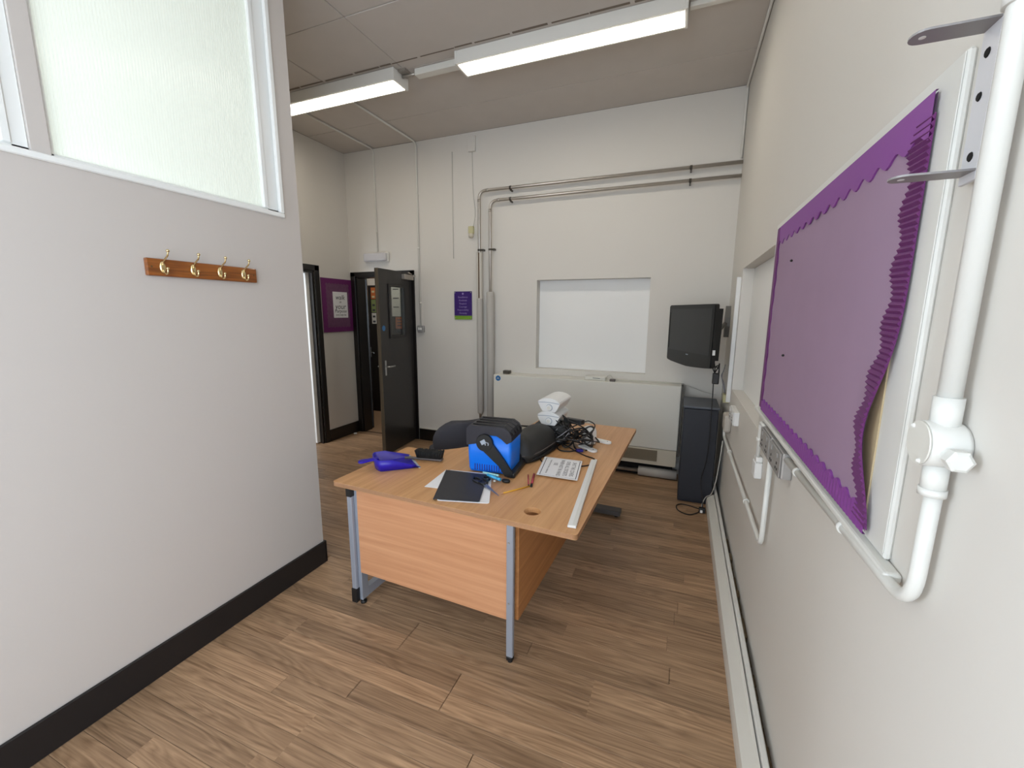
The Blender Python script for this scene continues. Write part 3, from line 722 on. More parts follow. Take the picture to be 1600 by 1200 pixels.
# ------------------------------------------------------------------ fan convector heater
ht = thing('fan_convector', 'long cream fan convector heater under the back wall recess', 'heater', (-.94, 4.36, .145))
X0, X1, YF = -1.925, .035, 4.25
bm = B(); box(bm, X0, X1, YF, YB, .315, .956, bev=.005); body = obj('casing', bm, 'cream', ht)
bm = B(); box(bm, X0+.01, X1-.002, YF+.004, YB, .145, .312, bev=.003); obj('lower_panel', bm, 'cream_d', ht)
bm = B(); box(bm, X0+.02, -.145, YF-.002, YF+.006, .185, .296); gr = obj('air_grille', bm, 'grille', ht)
bm = B()
for k in range(8): box(bm, X0+.025, -.15, YF-.005, YF-.001, .190+k*.013, .194+k*.013)
obj('louvre', bm, 'grille', gr)
bm = B(); box(bm, X1, X1+.022, YF+.03, YB, .25, .95); obj('end_bracket', bm, 'bracket', ht)
bm = B(); lathe(bm, [(.030, 0), (.030, .001)], frame_mtx((-1.868, YF-.0005, .917), (0, -1, 0)), 20); st = obj('sticker', bm, 'sticker', ht, label='round blue notice sticker')
bm = B(); prism(bm, [(-.016, -.008), (.016, -.008), (0, .014)], .0012, .0018, frame_mtx((-1.868, YF-.0005, .917), (0, -1, 0), (1, 0, 0))); obj('sticker_symbol', bm, 'logo', st)
bm = B(); box(bm, X0+.05, X1-.03, 4.34, 4.47, .0, .143); obj('heater_painted_shade', bm, 'dark', ht)  # near-black board, painted stand-in for the shade beneath the heater
bm = B(); tube(bm, [(-1.9, 4.30, .052), (-.31, 4.30, .052)], .020, 10)
lp = obj('floor_pipe', bm, 'steel', label='steel pipe running along the floor under the cream heater', cat='pipe')
bm = B(); tube(bm, [(-.318, 4.30, .052), (.05, 4.30, .052)], .048, 16); obj('lagging', bm, 'insul', lp, label='pale lagged end section')
bm = B(); box(bm, -1.94, .25, 4.255, 4.265, .0, .012); 
bm.free()
# things on top of the heater
bm = B(); box(bm, -1.845, -1.765, 4.33, 4.39, .957, .995, bev=.004)
ad = obj('black_gadget_box', bm, 'bracket', label='small dark box on the left end of the cream heater', cat='box')
rt = thing('router', 'flat pale grey router lying on the cream heater', 'router', (-.80, 4.36, .957))
bm = B(); box(bm, -.905, -.690, 4.29, 4.42, .957, .992, bev=.006, seg=2); obj('case', bm, 'cream', rt)
bm = B(); box(bm, -.82, -.745, 4.287, 4.291, .977, .981); obj('slot', bm, 'ink', rt)
bm = B(); tube(bm, smooth_path([(-.70, 4.40, .985), (-.66, 4.42, 1.0), (-.62, 4.36, .972), (-.56, 4.34, .965)]), .004, 6); obj('lead', bm, 'cable_w', rt)
bm = B(); box(bm, -.645, -.590, 4.265, 4.31, .957, .982, bev=.005); obj('wall_plug_adapter', bm, 'greyplastic', label='small grey adapter on the cream heater beside the router', cat='adapter')
bm = B(); tube(bm, smooth_path([(-.59, 4.30, .968), (-.4, 4.36, .962), (-.1, 4.38, .962), (.06, 4.42, .95), (.22, 4.40, .90), (.34, 4.3, .89)]), .0035, 6)
obj('telephone_cable', bm, 'cable_w', label='thin pale cable trailing right along the heater top to the corner', cat='cable')

# ------------------------------------------------------------------ black cabinet in the corner
cab = thing('corner_cabinet', 'narrow charcoal cabinet standing in the back right corner', 'cabinet', (.20, 4.03, 0))
bm = B(); box(bm, .063, .336, 3.825, 4.24, 0.0, .845, bev=.003); obj('body', bm, 'cab', cab)
bm = B(); box(bm, .058, .342, 3.815, 4.25, .846, .864, bev=.002); obj('top_board', bm, 'cab_top', cab, label='dusty grey top')
bm = B(); box(bm, .068, .331, 3.808, 3.824, .03, .840, bev=.002); obj('door', bm, 'cab', cab)

# ------------------------------------------------------------------ television on its wall arm
A_ = Vector((-.117, 4.25, 0)); Bb = Vector((.226, 3.60, 0)); tx = (Bb-A_); TWd = tx.length; tx.normalize()
nrm = Vector((tx.y, -tx.x, 0))     # faces left and towards the camera
tvM = Matrix(((tx.x, 0, nrm.x, (A_.x+Bb.x)/2), (tx.y, 0, nrm.y, (A_.y+Bb.y)/2), (0, 1, 0, 1.21), (0, 0, 0, 1)))  # local x along, y up, z out of the screen
tv = thing('television', 'black flat television turned on a wall arm in the back right corner', 'television', ((A_.x+Bb.x)/2, (A_.y+Bb.y)/2, 1.21))
def onTV(name, m, fn, parent=None, **k):
    bm = B(); fn(bm); bmesh.ops.transform(bm, matrix=tvM, verts=bm.verts); return obj(name, bm, m, parent or tv, **k)
hw = TWd/2
def f_(b):
    poly = [(-hw, .020), (-hw, .495), (-hw+.010, .505), (hw-.010, .505), (hw, .495), (hw, .020), (hw-.008, .006)] + [((hw-.01)*(1-k/5), .004-.022*(1-abs(1-k/5)**1.3)) for k in range(1, 10)] + [(-hw+.008, .006)]
    prism(b, poly, -.035, 0.0)
    es = [e for e in b.edges if all(v.co.z > -.001 for v in e.verts)]
    bmesh.ops.bevel(b, geom=es, offset=.006, segments=2, affect='EDGES')
fr_ = onTV('bezel', 'tv', f_)
onTV('back_shell', 'tv', lambda b: prism(b, [(-hw+.06, .06), (-hw+.05, .47), (hw-.05, .47), (hw-.06, .06)], -.10, -.034), label='deeper black rear casing')
onTV('screen', 'screen', lambda b: box(b, -hw+.038, hw-.03, .105, .470, .0, .0015))
onTV('painted_bezel_reflection', 'dark', lambda b: box(b, -hw+.022, -hw+.030, .12, .44, .0, .002))  # dark reflection along the bezel, painted as a thin strip
onTV('maker_badge', 'logo', lambda b: box(b, -.018, .018, .080, .087, .0, .0015), label='small silver badge')
onTV('side_label', 'sockwhite', lambda b: box(b, hw-.0005, hw+.001, .11, .15, -.030, -.008), label='small white port label')
def f_(b): box(b, -.07, .07, .20, .34, -.118, -.10, bev=.003)
onTV('mount_plate', 'bracket', f_)
c0 = tvM @ Vector((0, .27, -.118)); wp = Vector((.372, 4.33, 1.55))
bm = B(); mid = Vector((.30, 4.12, 1.50)); tube(bm, [c0, mid], .016, 8); tube(bm, [mid, Vector((.372, 4.31, 1.56))], .018, 8); lathe(bm, [(.024, -.04), (.024, .04)], Matrix.Translation(mid), 12)
obj('wall_arm', bm, 'armgrey', tv)
bm = B(); prism(bm, [(-.055, -.03), (-.02, -.13), (.02, -.13), (.055, -.03), (.055, .05), (.02, .15), (-.02, .15), (-.055, .05)], 0, .040, Matrix(((0, 0, -1, XR), (1, 0, 0, 4.33), (0, 1, 0, 1.56), (0, 0, 0, 1))))
obj('wall_plate', bm, 'armgrey', tv)

# tv power cable and brick
bm = B(); P = smooth_path([(.25, 3.72, 1.30), (.27, 3.73, 1.20), (.265, 3.72, 1.13), (.268, 3.71, 1.00), (.270, 3.70, .80), (.272, 3.70, .60), (.262, 3.70, .42), (.235, 3.70, .26), (.255, 3.68, .12), (.262, 3.66, .04)])
tube(bm, P, .0045, 6)
obj('television_cable', bm, 'cable', label='black cable hanging from the television down past the cabinet', cat='cable')
bm = B(); box(bm, .255, .305, 3.70, 3.74, 1.08, 1.17, bev=.008, seg=2)
for q in range(3): tube(bm, smooth_path([(.27, 3.72, 1.17), (.25+.02*q, 3.70, 1.22), (.30, 3.73, 1.20+.02*q), (.295, 3.72, 1.10)]), .0045, 6)
obj('power_block', bm, 'cable', label='black cable bundle and block hanging just under the television', cat='adapter')
bm = B(); tube(bm, smooth_path([(.262, 3.66, .012), (.23, 3.70, .006), (.12, 3.74, .006), (.062, 3.70, .006), (.075, 3.60, .006), (.15, 3.55, .006), (.215, 3.60, .006), (.245, 3.645, .012)], 8), .0045, 6)
obj('looped_floor_cable', bm, 'cable', label='black cable lying in a loop on the floor by the cabinet', cat='cable')
bm = B(); box(bm, .235, .285, 3.625, 3.665, .001, .042, bev=.006, seg=2); pg = obj('floor_plug', bm, 'rubber', label='black plug on the floor against the pipe casing', cat='plug')
bm = B(); box(bm, .243, .262, 3.612, 3.6245, .008, .03, bev=.003); obj('plug_label', bm, 'sockwhite', pg)
bm = B(); tube(bm, smooth_path([(.345, 3.45, .69), (.335, 3.42, .55), (.325, 3.47, .35), (.310, 3.58, .20), (.285, 3.70, .12), (.262, 3.72, .05), (.255, 3.70, .01)]), .004, 6)
obj('white_flex', bm, 'cable_w', label='thin white flex dropping from the wall socket behind the cabinet', cat='cable')

# ------------------------------------------------------------------ right wall: panel and purple board
bm = B(); box(bm, XR-.013, XR, .948, 2.40, 1.178, 2.055, bev=.004)
pn = obj('wall_panel', bm, 'gloss', label='raised white panel behind the purple display board', cat='panel')
bm = B(); box(bm, XR-.0150, XR-.0131, .950, .975, 1.19, 2.05, bev=.0008); obj('edge_moulding', bm, 'gloss', pn)
bm = B(); box(bm, XR-.028, XR, .90, 2.42, 1.158, 1.177, bev=.006, seg=2)
obj('trim_5', bm, 'gloss', label='white ledge along the bottom of the white wall panel', cat='trim', kind='structure')
db = thing('display_board', 'large purple display board with scalloped border on the right wall', 'display board', (XR, 1.66, 1.20))
BX = XR-.0165
bm = B(); box(bm, BX+.0004, XR-.0132, 1.045, 2.300, 1.215, 2.010); obj('board_core', bm, 'board_edge', db)
bm = B(); n1, n2 = 60, 40; g = []
for i in range(n1+1):
    row = []
    for j in range(n2+1):
        u = 1.012+(2.305-1.012)*i/n1; v = 1.20+(2.02-1.20)*j/n2
        d = .0010*math.sin(u*9+v*4)+.0010*math.sin(v*17-u*6)
        t_ = max(0, 1-(u-1.01)/.14); e = math.exp(-((v-1.40)/.13)**2)
        row.append(bm.verts.new((BX-.0018-d-.020*t_*e, u+.034*t_*e, v)))
    g.append(row)
for i in range(n1):
    for j in range(n2):
        f = bm.faces.new((g[i][j], g[i+1][j], g[i+1][j+1], g[i][j+1])); f.smooth = True
obj('backing_paper', bm, 'paper_p', db, label='creased lilac paper', recalc=False)
tr_ = lambda u, v, h: (BX-.002-h, u, v)
trv = lambda u, v, h: (BX-.002-h, v, u)
bm = B(); wavy_border(bm, 1.008, 2.31, 2.022, 1.950, tr_, amp=.009, per=.085, thick=.003, off=.0015, ridge=0); obj('border_strip', bm, 'border_p', db, label='top scalloped border')
bm = B(); wavy_border(bm, 1.020, 2.26, 1.192, 1.240, tr_, amp=.007, per=.06, thick=.004, off=.002, ridge=.001); obj('border_strip', bm, 'border_p', db, label='bottom scalloped border')
bm = B(); wavy_border(bm, 1.20, 2.02, 2.31, 2.262, trv, amp=.006, per=.085, thick=.004, off=.002); obj('border_strip', bm, 'border_d', db)
# corrugated right hand border with real ridges
bm = B(); nz = 2*68; prev = None
for i in range(nz+1):
    z = 1.205+(1.985-1.205)*i/nz; e = math.exp(-((z-1.40)/.14)**2)
    yo = 1.006+.040*e; yi = yo+.064+.012*math.cos(2*PI*(z-1.2)/.105); h = .0052 if i % 2 else .0002
    a = bm.verts.new((BX-.0025-h-.022*e, yo, z)); b_ = bm.verts.new((BX-.0030-h-.010*e, yi, z+.002)); c = bm.verts.new((BX-.001-.021*e, yo+.001, z))
    if prev:
        bm.faces.new((prev[0], a, b_, prev[1])) ; bm.faces.new((prev[2], c, a, prev[0]))
    prev = (a, b_, c)
obj('corrugated_border', bm, 'border_d', db, label='ridged dark purple border', recalc=False)
for (y, z) in ((1.97, 1.845), (1.93, 1.48)):
    bm = B(); bmesh.ops.create_uvsphere(bm, u_segments=8, v_segments=6, radius=.005, matrix=Matrix.Translation((BX-.007, y, z))); obj('pin', bm, 'rubber', db)

# metal bracket
br = thing('wall_bracket', 'grey metal bracket with two flat tongues at top right of the display board', 'bracket', (.39, .88, 1.80))
bm = B(); box(bm, .3805, .3865, .856, .898, 1.835, 2.052, bev=.001); obj('back_plate', bm, mat('primed_plate', (214, 214, 218), .4, .1), br)
for z in (2.046, 1.848):
    poly = [(.386, .857), (.386, .897)] + [(.304-.018*math.sin(a), .877+.020*math.cos(a)) for a in [PI*k/8 for k in range(9)]]
    bm = B(); prism(bm, poly, z, z+.003); bmesh.ops.transform(bm, matrix=Matrix.Identity(4), verts=bm.verts)
    tg = obj('tongue', bm, mat('grey_tongue', (150, 147, 148), .45, .3), br)
    bm = B(); lathe(bm, [(.0045, 0), (.0045, .0005)], Matrix.Translation((.302, .877, z-.0006)), 10); obj('fixing_hole', bm, 'sockwhite', tg)
for (y, z, s) in ((.879, 2.012, .007), (.881, 1.955, .0065), (.877, 1.872, .007)):
    bm = B(); lathe(bm, [(s, 0), (s*.8, .0015)], frame_mtx((.3803, y, z), (-1, 0, 0)), 10); obj('screw', bm, 'dark', br)

# ------------------------------------------------------------------ right wall conduits
big = thing('white_conduit_run', 'thick white conduit down the right wall bending along under the display board', 'conduit', (.376, .78, 1.18))
CX = .3765
bm = B(); tube(bm, [(CX, .812, 2.9), (CX, .812, 1.485)], .0142, 16); obj('upper_tube', bm, 'gloss', big)
bm = B(); tube(bm, fillet([(CX+.003, .812, 1.405), (CX+.003, .818, 1.165), (CX+.003, 1.70, 1.128)], .065, 8), .0112, 14); obj('lower_tube', bm, 'gloss', big)
JY = .812
bm = B()
lathe(bm, [(.0185, 0), (.0185, .018), (.0168, .022), (.0168, .032)], Matrix.Translation((CX, JY, 2.035)), 18); obj('coupling', bm, 'gloss', big)
bm = B(); M4 = frame_mtx((XR-.001, JY, 1.447), (-1, 0, 0))
lathe(bm, [(.032, 0), (.035, .006), (.035, .044), (.032, .047)], M4, 28)
lathe(bm, [(.0178, 0), (.0178, .050)], Matrix.Translation((CX, JY, 1.470)), 18)
lathe(bm, [(.0155, -.055), (.0155, -.01)], Matrix.Translation((CX, JY, 1.425)), 18)
lathe(bm, [(.0172, -.060), (.0172, -.048)], Matrix.Translation((CX, JY, 1.425)), 18)
tube(bm, [(CX-.002, JY, 1.437), (CX-.002, JY-.045, 1.437)], .0135, 14)
jb = obj('junction_box', bm, 'gloss', big)
bm = B(); lathe(bm, [(.0165, 0), (.0165, .014), (.012, .017)], frame_mtx((CX-.002, JY-.044, 1.437), (0, -1, 0)), 6); obj('hex_plug', bm, 'gloss', jb)
for f in bpy.data.objects['hex_plug'].data.polygons: f.use_smooth = False
bm = B(); lathe(bm, [(.0335, 0), (.0335, .003)], frame_mtx((XR-.048, JY, 1.447), (-1, 0, 0)), 28); lid = obj('round_cover', bm, 'gloss2', jb)
for (dy, dz) in ((.018, .022), (-.012, -.026)):
    bm = B(); bmesh.ops.create_uvsphere(bm, u_segments=8, v_segments=6, radius=.004, matrix=Matrix.Translation((XR-.051, JY+dy, 1.447+dz))); obj('cover_screw', bm, 'gloss', lid)
for y, z in ((1.13, 1.152), (1.55, 1.1345)):
    bm = B(); lathe(bm, [(.0145, -.007), (.0145, .007)], frame_mtx((CX+.003, y, z), (0, 1, 0)), 14); box(bm, XR-.004, XR, y-.007, y+.007, z+.005, z+.032); obj('saddle_clip', bm, 'gloss', big)

def socket(y0, y1, z0, z1, d, label, m='metal_clad', n=2, grp='wall sockets on the right wall', mface=None, rock='metal_clad'):
    t = thing('double_socket', label, 'socket', (XR, (y0+y1)/2, z0), group=grp)
    bm = B(); box(bm, XR-d, XR, y0, y1, z0, z1, bev=.006, seg=2); obj('back_box', bm, m, t)
    bm = B(); box(bm, XR-d-.006, XR-d-.0005, y0+.003, y1-.003, z0+.002, z1-.002, bev=.003); fp = obj('face_plate', bm, mface or m, t)
    w_ = (y1-y0)/n
    for k in range(n):
        yc = y0+w_*(k+.5)
        bm = B(); box(bm, XR-d-.010, XR-d-.0055, yc-.012, yc+.012, z1-.030, z1-.012, bev=.002); obj('rocker', bm, rock, fp)
        bm = B()
        for (a, b) in ((0, .045), (-.012, .025), (.012, .025)): box(bm, XR-d-.0072, XR-d-.0058, yc+a-.004, yc+a+.004, z0+b-.004, z0+b+.005)
        obj('pin_hole', bm, 'dark', fp)
    return t
socket(1.690, 1.895, 1.052, 1.150, .036, 'metal-clad double socket nearest the camera at the end of the thick conduit')
socket(1.905, 2.100, 1.052, 1.150, .036, 'metal-clad double socket just behind the nearest one')
socket(3.12, 3.38, .890, .985, .032, 'white double socket beyond the right wall recess', 'sockwhite', mface='sockwhite', rock='sockwhite')
conduit([(XR-.022, 1.94, 1.052), (XR-.022, 1.95, .655), (XR-.022, 3.72, .655), (XR-.022, 3.735, .72)], .0105, 'white conduit dropping from the metal sockets then running low to the far corner', m='gloss', clips=((XR-.02, 2.42, .655), (XR-.02, 3.3, .655)), clip_axis='y', fil=.05)
conduit([(XR-.020, 2.10, 1.135), (XR-.020, 2.235, 1.135), (XR-.020, 2.24, .94)], .0095, 'short white conduit hanging left of the metal sockets', m='gloss', fil=.02, clips=((XR-.02, 2.24, 1.05),))
bm = B(); box(bm, XR-.032, XR, 2.205, 2.285, .862, .94, bev=.004); box(bm, XR-.028, XR, 2.215, 2.275, .94, .965, bev=.004)
obj('small_outlet_box', bm, 'sockwhite', label='small white outlet box at the foot of the short conduit', cat='outlet')
bm = B(); box(bm, XR-.030, XR-.0, 3.738, 3.765, .935, 1.92, bev=.002)
obj('mini_trunking', bm, 'sockwhite', label='vertical white mini trunking beside the far edge of the wall recess', cat='trunking')
bm = B(); box(bm, XR-.045, XR, 3.80, 3.90, .915, .985, bev=.005)
obj('cream_junction_box', bm, 'yell_box', label='small yellowed junction box low in the back right corner', cat='box')
bm = B(); box(bm, XR-.05, XR, 3.50, 3.66, .74, .875, bev=.016, seg=2)
obj('cable_shroud', bm, 'tan', label='tan plastic cable shroud below the white double socket', cat='shroud')
for k in range(3):
    bm = B(); tube(bm, smooth_path([(.36, 3.92+.03*k, 1.22-.03*k), (.34, 3.88+.04*k, 1.12), (.355, 3.83, 1.03+.02*k), (.372, 3.85, .985)]), .003, 5)
    obj('corner_cable', bm, 'cable_g', label=('highest', 'middle', 'lowest')[k]+' thin grey cable in the messy bunch under the television arm', cat='cable', group='thin cables in the back right corner')
bm = B(); tube(bm, fillet([(XR-.014, .2, ZC-.014), (XR-.014, YB-.014, ZC-.014), (XR-.014, YB-.014, 3.0)], .03), .010, 8)
obj('corner_conduit', bm, 'gloss2', label='thin white conduit along the top of the right wall and down the corner', cat='conduit')

# ------------------------------------------------------------------ desk
RZ = math.radians(-2.0)
dk = thing('desk', 'L-shaped beech desk with silver cantilever legs', 'desk', (-.345, 1.60, 0), RZ)
DW = WM[dk.name]
def dl(x, y, z=0): return DW.inverted() @ Vector((x, y, z))
# outline in desk-local coords: x negative to the left, y away
RTX = .66
poly = [(0, 0), (0, 1.79), (-.80, 1.79), (-.815, 1.45)]
for k in range(1, 9):
    t = k/9; poly.append(tuple((1-t)**2*Vector((-.815, 1.45)) + 2*t*(1-t)*Vector((-.86, .86)) + t*t*Vector((-1.16, .665))))
poly += [(-1.19, .655), (-1.365, .655), (-1.365, 0)]
def round_poly(P, r, idx):
    out = []
    n = len(P)
    for i, p in enumerate(P):
        if i in idx:
            p = Vector(p); a = (Vector(P[i-1])-p).normalized()*r; b = (Vector(P[(i+1) % n])-p).normalized()*r
            for k in range(5):
                t = k/4; out.append(tuple((1-t)**2*(p+a)+2*t*(1-t)*p+t*t*(p+b)))
        else: out.append(tuple(p))
    return out
poly = round_poly(poly, .018, (0, 1, 2, len(poly)-1, len(poly)-2))
hc = dl(-.587, 1.732); hr = .040
bm = B()
# top with a true cable hole: outer and inner loops, filled with triangles
def loops(z):
    a = [bm.verts.new((x, y, z)) for x, y in poly]
    b = [bm.verts.new((hc.x+hr*math.cos(2*PI*k/24), hc.y+hr*math.sin(2*PI*k/24), z)) for k in range(24)]
    return a, b
t0, h0 = loops(.705); t1, h1_ = loops(.730)
for a, b in ((t0, h0), (t1, h1_)):
    es = [bm.edges.new((a[i], a[(i+1) % len(a)])) for i in range(len(a))]+[bm.edges.new((b[i], b[(i+1) % 24])) for i in range(24)]
    bmesh.ops.triangle_fill(bm, use_beauty=True, use_dissolve=False, edges=es)
for a, b in ((t0, t1), (h0, h1_)):
    for i in range(len(a)): bm.faces.new((a[i], a[(i+1) % len(a)], b[(i+1) % len(a)], b[i]))
bmesh.ops.transform(bm, matrix=DW, verts=bm.verts)
obj('desk_top', bm, 'desk_top', dk)
bm = B()
for i in range(len(poly)):
    a = Vector(poly[i]+(0,)); b = Vector(poly[(i+1) % len(poly)]+(0,)); d = (b-a)
    if d.length < 1e-4: continue
    nn = Vector((-d.y, d.x, 0)).normalized()*.0015
    q = [a+nn*0, b+nn*0, b+nn, a+nn]
    v0 = [bm.verts.new((p.x, p.y, .7065)) for p in q]; v1 = [bm.verts.new((p.x, p.y, .7285)) for p in q]
    for k in range(4): bm.faces.new((v0[k], v0[(k+1) % 4], v1[(k+1) % 4], v1[k]))
    bm.faces.new(v1); bm.faces.new(v0[::-1])
bmesh.ops.transform(bm, matrix=DW, verts=bm.verts)
obj('edge_band', bm, 'desk_edge', dk)
def D(bm): bmesh.ops.transform(bm, matrix=DW, verts=bm.verts); return bm
lx0, lx1 = -1.262, -.310        # leg x (local)
bm = B(); box(bm, lx0+.035, lx1-.012, .030, .048, .205, .7045); obj('front_panel', D(bm), 'desk_pan', dk)
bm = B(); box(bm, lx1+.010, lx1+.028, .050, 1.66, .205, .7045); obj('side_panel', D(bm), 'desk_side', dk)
def leg(x, w=.032, foot=True):
    """front upright with a floor foot running back"""
    bm = B(); box(bm, x-w/2, x+w/2, .008, .030, .028, .704, bev=.003); l = obj('leg', D(bm), 'desk_metal', dk)
    return l
l1 = leg(lx0)
bm = B(); box(bm, lx0-.018, lx0+.018, .004, .036, .655, .7045, bev=.003); obj('end_cap', D(bm), 'rubber', l1)
bm = B(); box(bm, lx0-.018, lx0+.018, .002, .036, .025, .11, bev=.003); obj('end_cap', D(bm), 'rubber', l1)
bm = B(); box(bm, lx0-.006, lx0+.036, .030, .080, .03, .70, bev=.003); obj('inner_upright', D(bm), 'desk_metal', l1)
bm = B(); box(bm, lx0-.004, lx0+.034, .080, .60, .03, .085, bev=.003); obj('foot_bar', D(bm), 'desk_metal', l1)
bm = B(); lathe(bm, [(.018, 0), (.018, .012), (.007, .014), (.007, .03)], Matrix.Translation((lx0+.018, .055, 0)), 12); lathe(bm, [(.018, 0), (.018, .012), (.007, .014), (.007, .03)], Matrix.Translation((lx0+.015, .57, 0)), 12)
obj('levelling_foot', D(bm), 'rubber', l1)
l2 = leg(lx1, .034)
bm = B(); box(bm, lx1-.016, lx1+.016, .006, .034, .008, .03, bev=.003); lathe(bm, [(.012, 0), (.012, .01)], Matrix.Translation((lx1, .02, 0)), 10); obj('levelling_foot', D(bm), 'rubber', l2)
for z in (.615, .31):
    bm = B(); lathe(bm, [(.005, 0), (.004, .003)], frame_mtx((lx1-.004, .008, z), (0, -1, 0)), 8); obj('bolt', D(bm), 'chrome', l2)
# far cantilever leg
bm = B(); box(bm, -.52, -.46, 1.69, 1.735, .06, .7045, bev=.003); l3 = obj('leg', D(bm), 'desk_metal', dk)
bm = B(); box(bm, -.74, -.075, 1.655, 1.74, .022, .062, bev=.004); obj('foot_bar', D(bm), 'dark_metal', l3)
bm = B()
for x in (-.70, -.11): lathe(bm, [(.016, 0), (.016, .012), (.006, .014), (.006, .024)], Matrix.Translation((x, 1.70, 0)), 10)
obj('levelling_foot', D(bm), 'rubber', l3)

ZT = .730
# ------------------------------------------------------------------ chair behind the desk
ch = thing('office_chair', 'charcoal fabric office chair tucked behind the left side of the desk', 'chair', (-1.630, 2.98, 0), math.radians(44))
cw = WM[ch.name]
def CH(bm): bmesh.ops.transform(bm, matrix=cw, verts=bm.verts); return bm
bm = B(); prf = []
n = 20; front = []; back = []
for i in range(n+1):
    a = 2*PI*i/n
for j in range(9):
    z = .52+.290*(1-(1-j/8)**1.35)
    fz = (z-.66)/.165
    wv = 0.285*(max(.02, 1-max(0, fz)**2.2))**.45 if fz > 0 else .285*(1-(-fz)**2.5*.3)
    rowf = []; rowb = []
    for i in range(13):
        u = -1+2*i/12; x = wv*u; y = -.235+.055*(u*u)+0.0
        e = (1-abs(u)**4)
        rowf.append(bm.verts.new((x, y+.028*e+.012, z))); rowb.append(bm.verts.new((x, y-.022*e-.004, z)))
    front.append(rowf); back.append(rowb)
for g_, fl in ((front, False), (back, True)):
    for j in range(8):
        for i in range(12):
            q = (g_[j][i], g_[j][i+1], g_[j+1][i+1], g_[j+1][i]); f = bm.faces.new(q if not fl else q[::-1]); f.smooth = True
for j in range(8):
    for i, s in ((0, 1), (12, -1)):
        bm.faces.new((front[j][i], front[j+1][i], back[j+1][i], back[j][i]))
for i in range(12):
    bm.faces.new((front[8][i], front[8][i+1], back[8][i+1], back[8][i])); bm.faces.new((front[0][i], back[0][i], back[0][i+1], front[0][i+1]))
obj('backrest', CH(bm), 'fabric', ch)
bm = B(); box(bm, -.24, .24, -.20, .26, .43, .51, bev=.035, seg=3); obj('seat', CH(bm), 'fabric', ch)
bm = B(); tube(bm, fillet([(0, -.05, .42), (0, -.20, .42), (0, -.245, .62)], .06), .018, 8); obj('back_stem', CH(bm), 'rubber', ch)
bm = B(); lathe(bm, [(.03, .10), (.03, .26), (.018, .27), (.018, .43)], None, 14); obj('gas_column', CH(bm), 'rubber', ch)
for k in range(5):
    a = 2*PI*k/5+.3; dx, dy = math.cos(a), math.sin(a)
    bm = B(); tube(bm, [(.03*dx, .03*dy, .11), (.27*dx, .27*dy, .075)], lambda t: .022-.008*t, 8); lg = obj('base_arm', CH(bm), 'rubber', ch)
    bm = B(); lathe(bm, [(.026, -.022), (.026, .022)], frame_mtx((.27*dx, .27*dy, .027), (-dy, dx, 0)), 14); tube(bm, [(.27*dx, .27*dy, .03), (.27*dx, .27*dy, .075)], .008, 6); obj('castor', CH(bm), 'rubber', lg)

# ------------------------------------------------------------------ dustpan and brush
dp = thing('dustpan', 'dark blue plastic dustpan on the left corner of the desk', 'dustpan', (-1.548, 1.985, ZT), math.radians(50))
W_ = WM[dp.name]
# local: +x = open lip, -x = handle. pan about 0.24 x 0.22
bm = B()
nx, ny = 10, 14; bot = []; 
def pan(u, v):      # u 0..1 from rear to lip ; v -1..1
    hw_ = .085+.040*u
    return (-.095+.215*u, v*hw_)
rim = []
outer = []; inner = []
path = []
for k in range(5): t = k/4; path.append((.118-.213*t, -(.122-.034*t)))
for k in range(1, 8): a = PI/2+PI*k/8; path.append((-.095+.022*math.cos(a)*1.3-.004, .088*-math.sin(a) if False else -.088*math.cos((k)/8*PI)))
for k in range(5): t = k/4; path.append((-.095+.213*t, (.088+.034*t)))
def hgt(x): return .010+.060*min(1, max(0, (.118-x)/.17))
low = [bm.verts.new((x*.93, y*.9, .001)) for x, y in path]; hi = [bm.verts.new((x, y, hgt(x))) for x, y in path]
hi2 = [bm.verts.new((x*.965, y*.955, hgt(x))) for x, y in path]; low2 = [bm.verts.new((x*.90, y*.86, .004)) for x, y in path]
for i in range(len(path)-1):
    for a, b in ((low, hi), (hi, hi2), (hi2, low2)):
        f = bm.faces.new((a[i], a[i+1], b[i+1], b[i])); f.smooth = True
bm.faces.new(low); bm.faces.new(low2[::-1])
bm.faces.new((low[0], hi[0], hi2[0], low2[0])); bm.faces.new((low[-1], hi[-1], hi2[-1], low2[-1])); bm.faces.new((low[0], low2[0], low2[-1], low[-1]))
bmesh.ops.transform(bm, matrix=W_, verts=bm.verts); obj('pan', bm, 'navy', dp)
bm = B(); box(bm, .108, .121, -.118, .118, .0005, .005, bev=.001); bmesh.ops.transform(bm, matrix=W_, verts=bm.verts); obj('lip', bm, 'logo', dp, label='pale scraping lip')
bm = B(); poly_h = [(-.098, -.022), (-.13, -.015), (-.155, -.015), (-.19, -.022), (-.205, -.018), (-.212, 0), (-.205, .018), (-.19, .022), (-.155, .015), (-.13, .015), (-.098, .022)]
MH = W_ @ Matrix.Translation((-.098, 0, .052)) @ Matrix.Rotation(math.radians(-3), 4, 'Y') @ Matrix.Translation((.098, 0, 0))
prism(bm, poly_h, 0, .011, MH); obj('handle', bm, 'navy', dp)

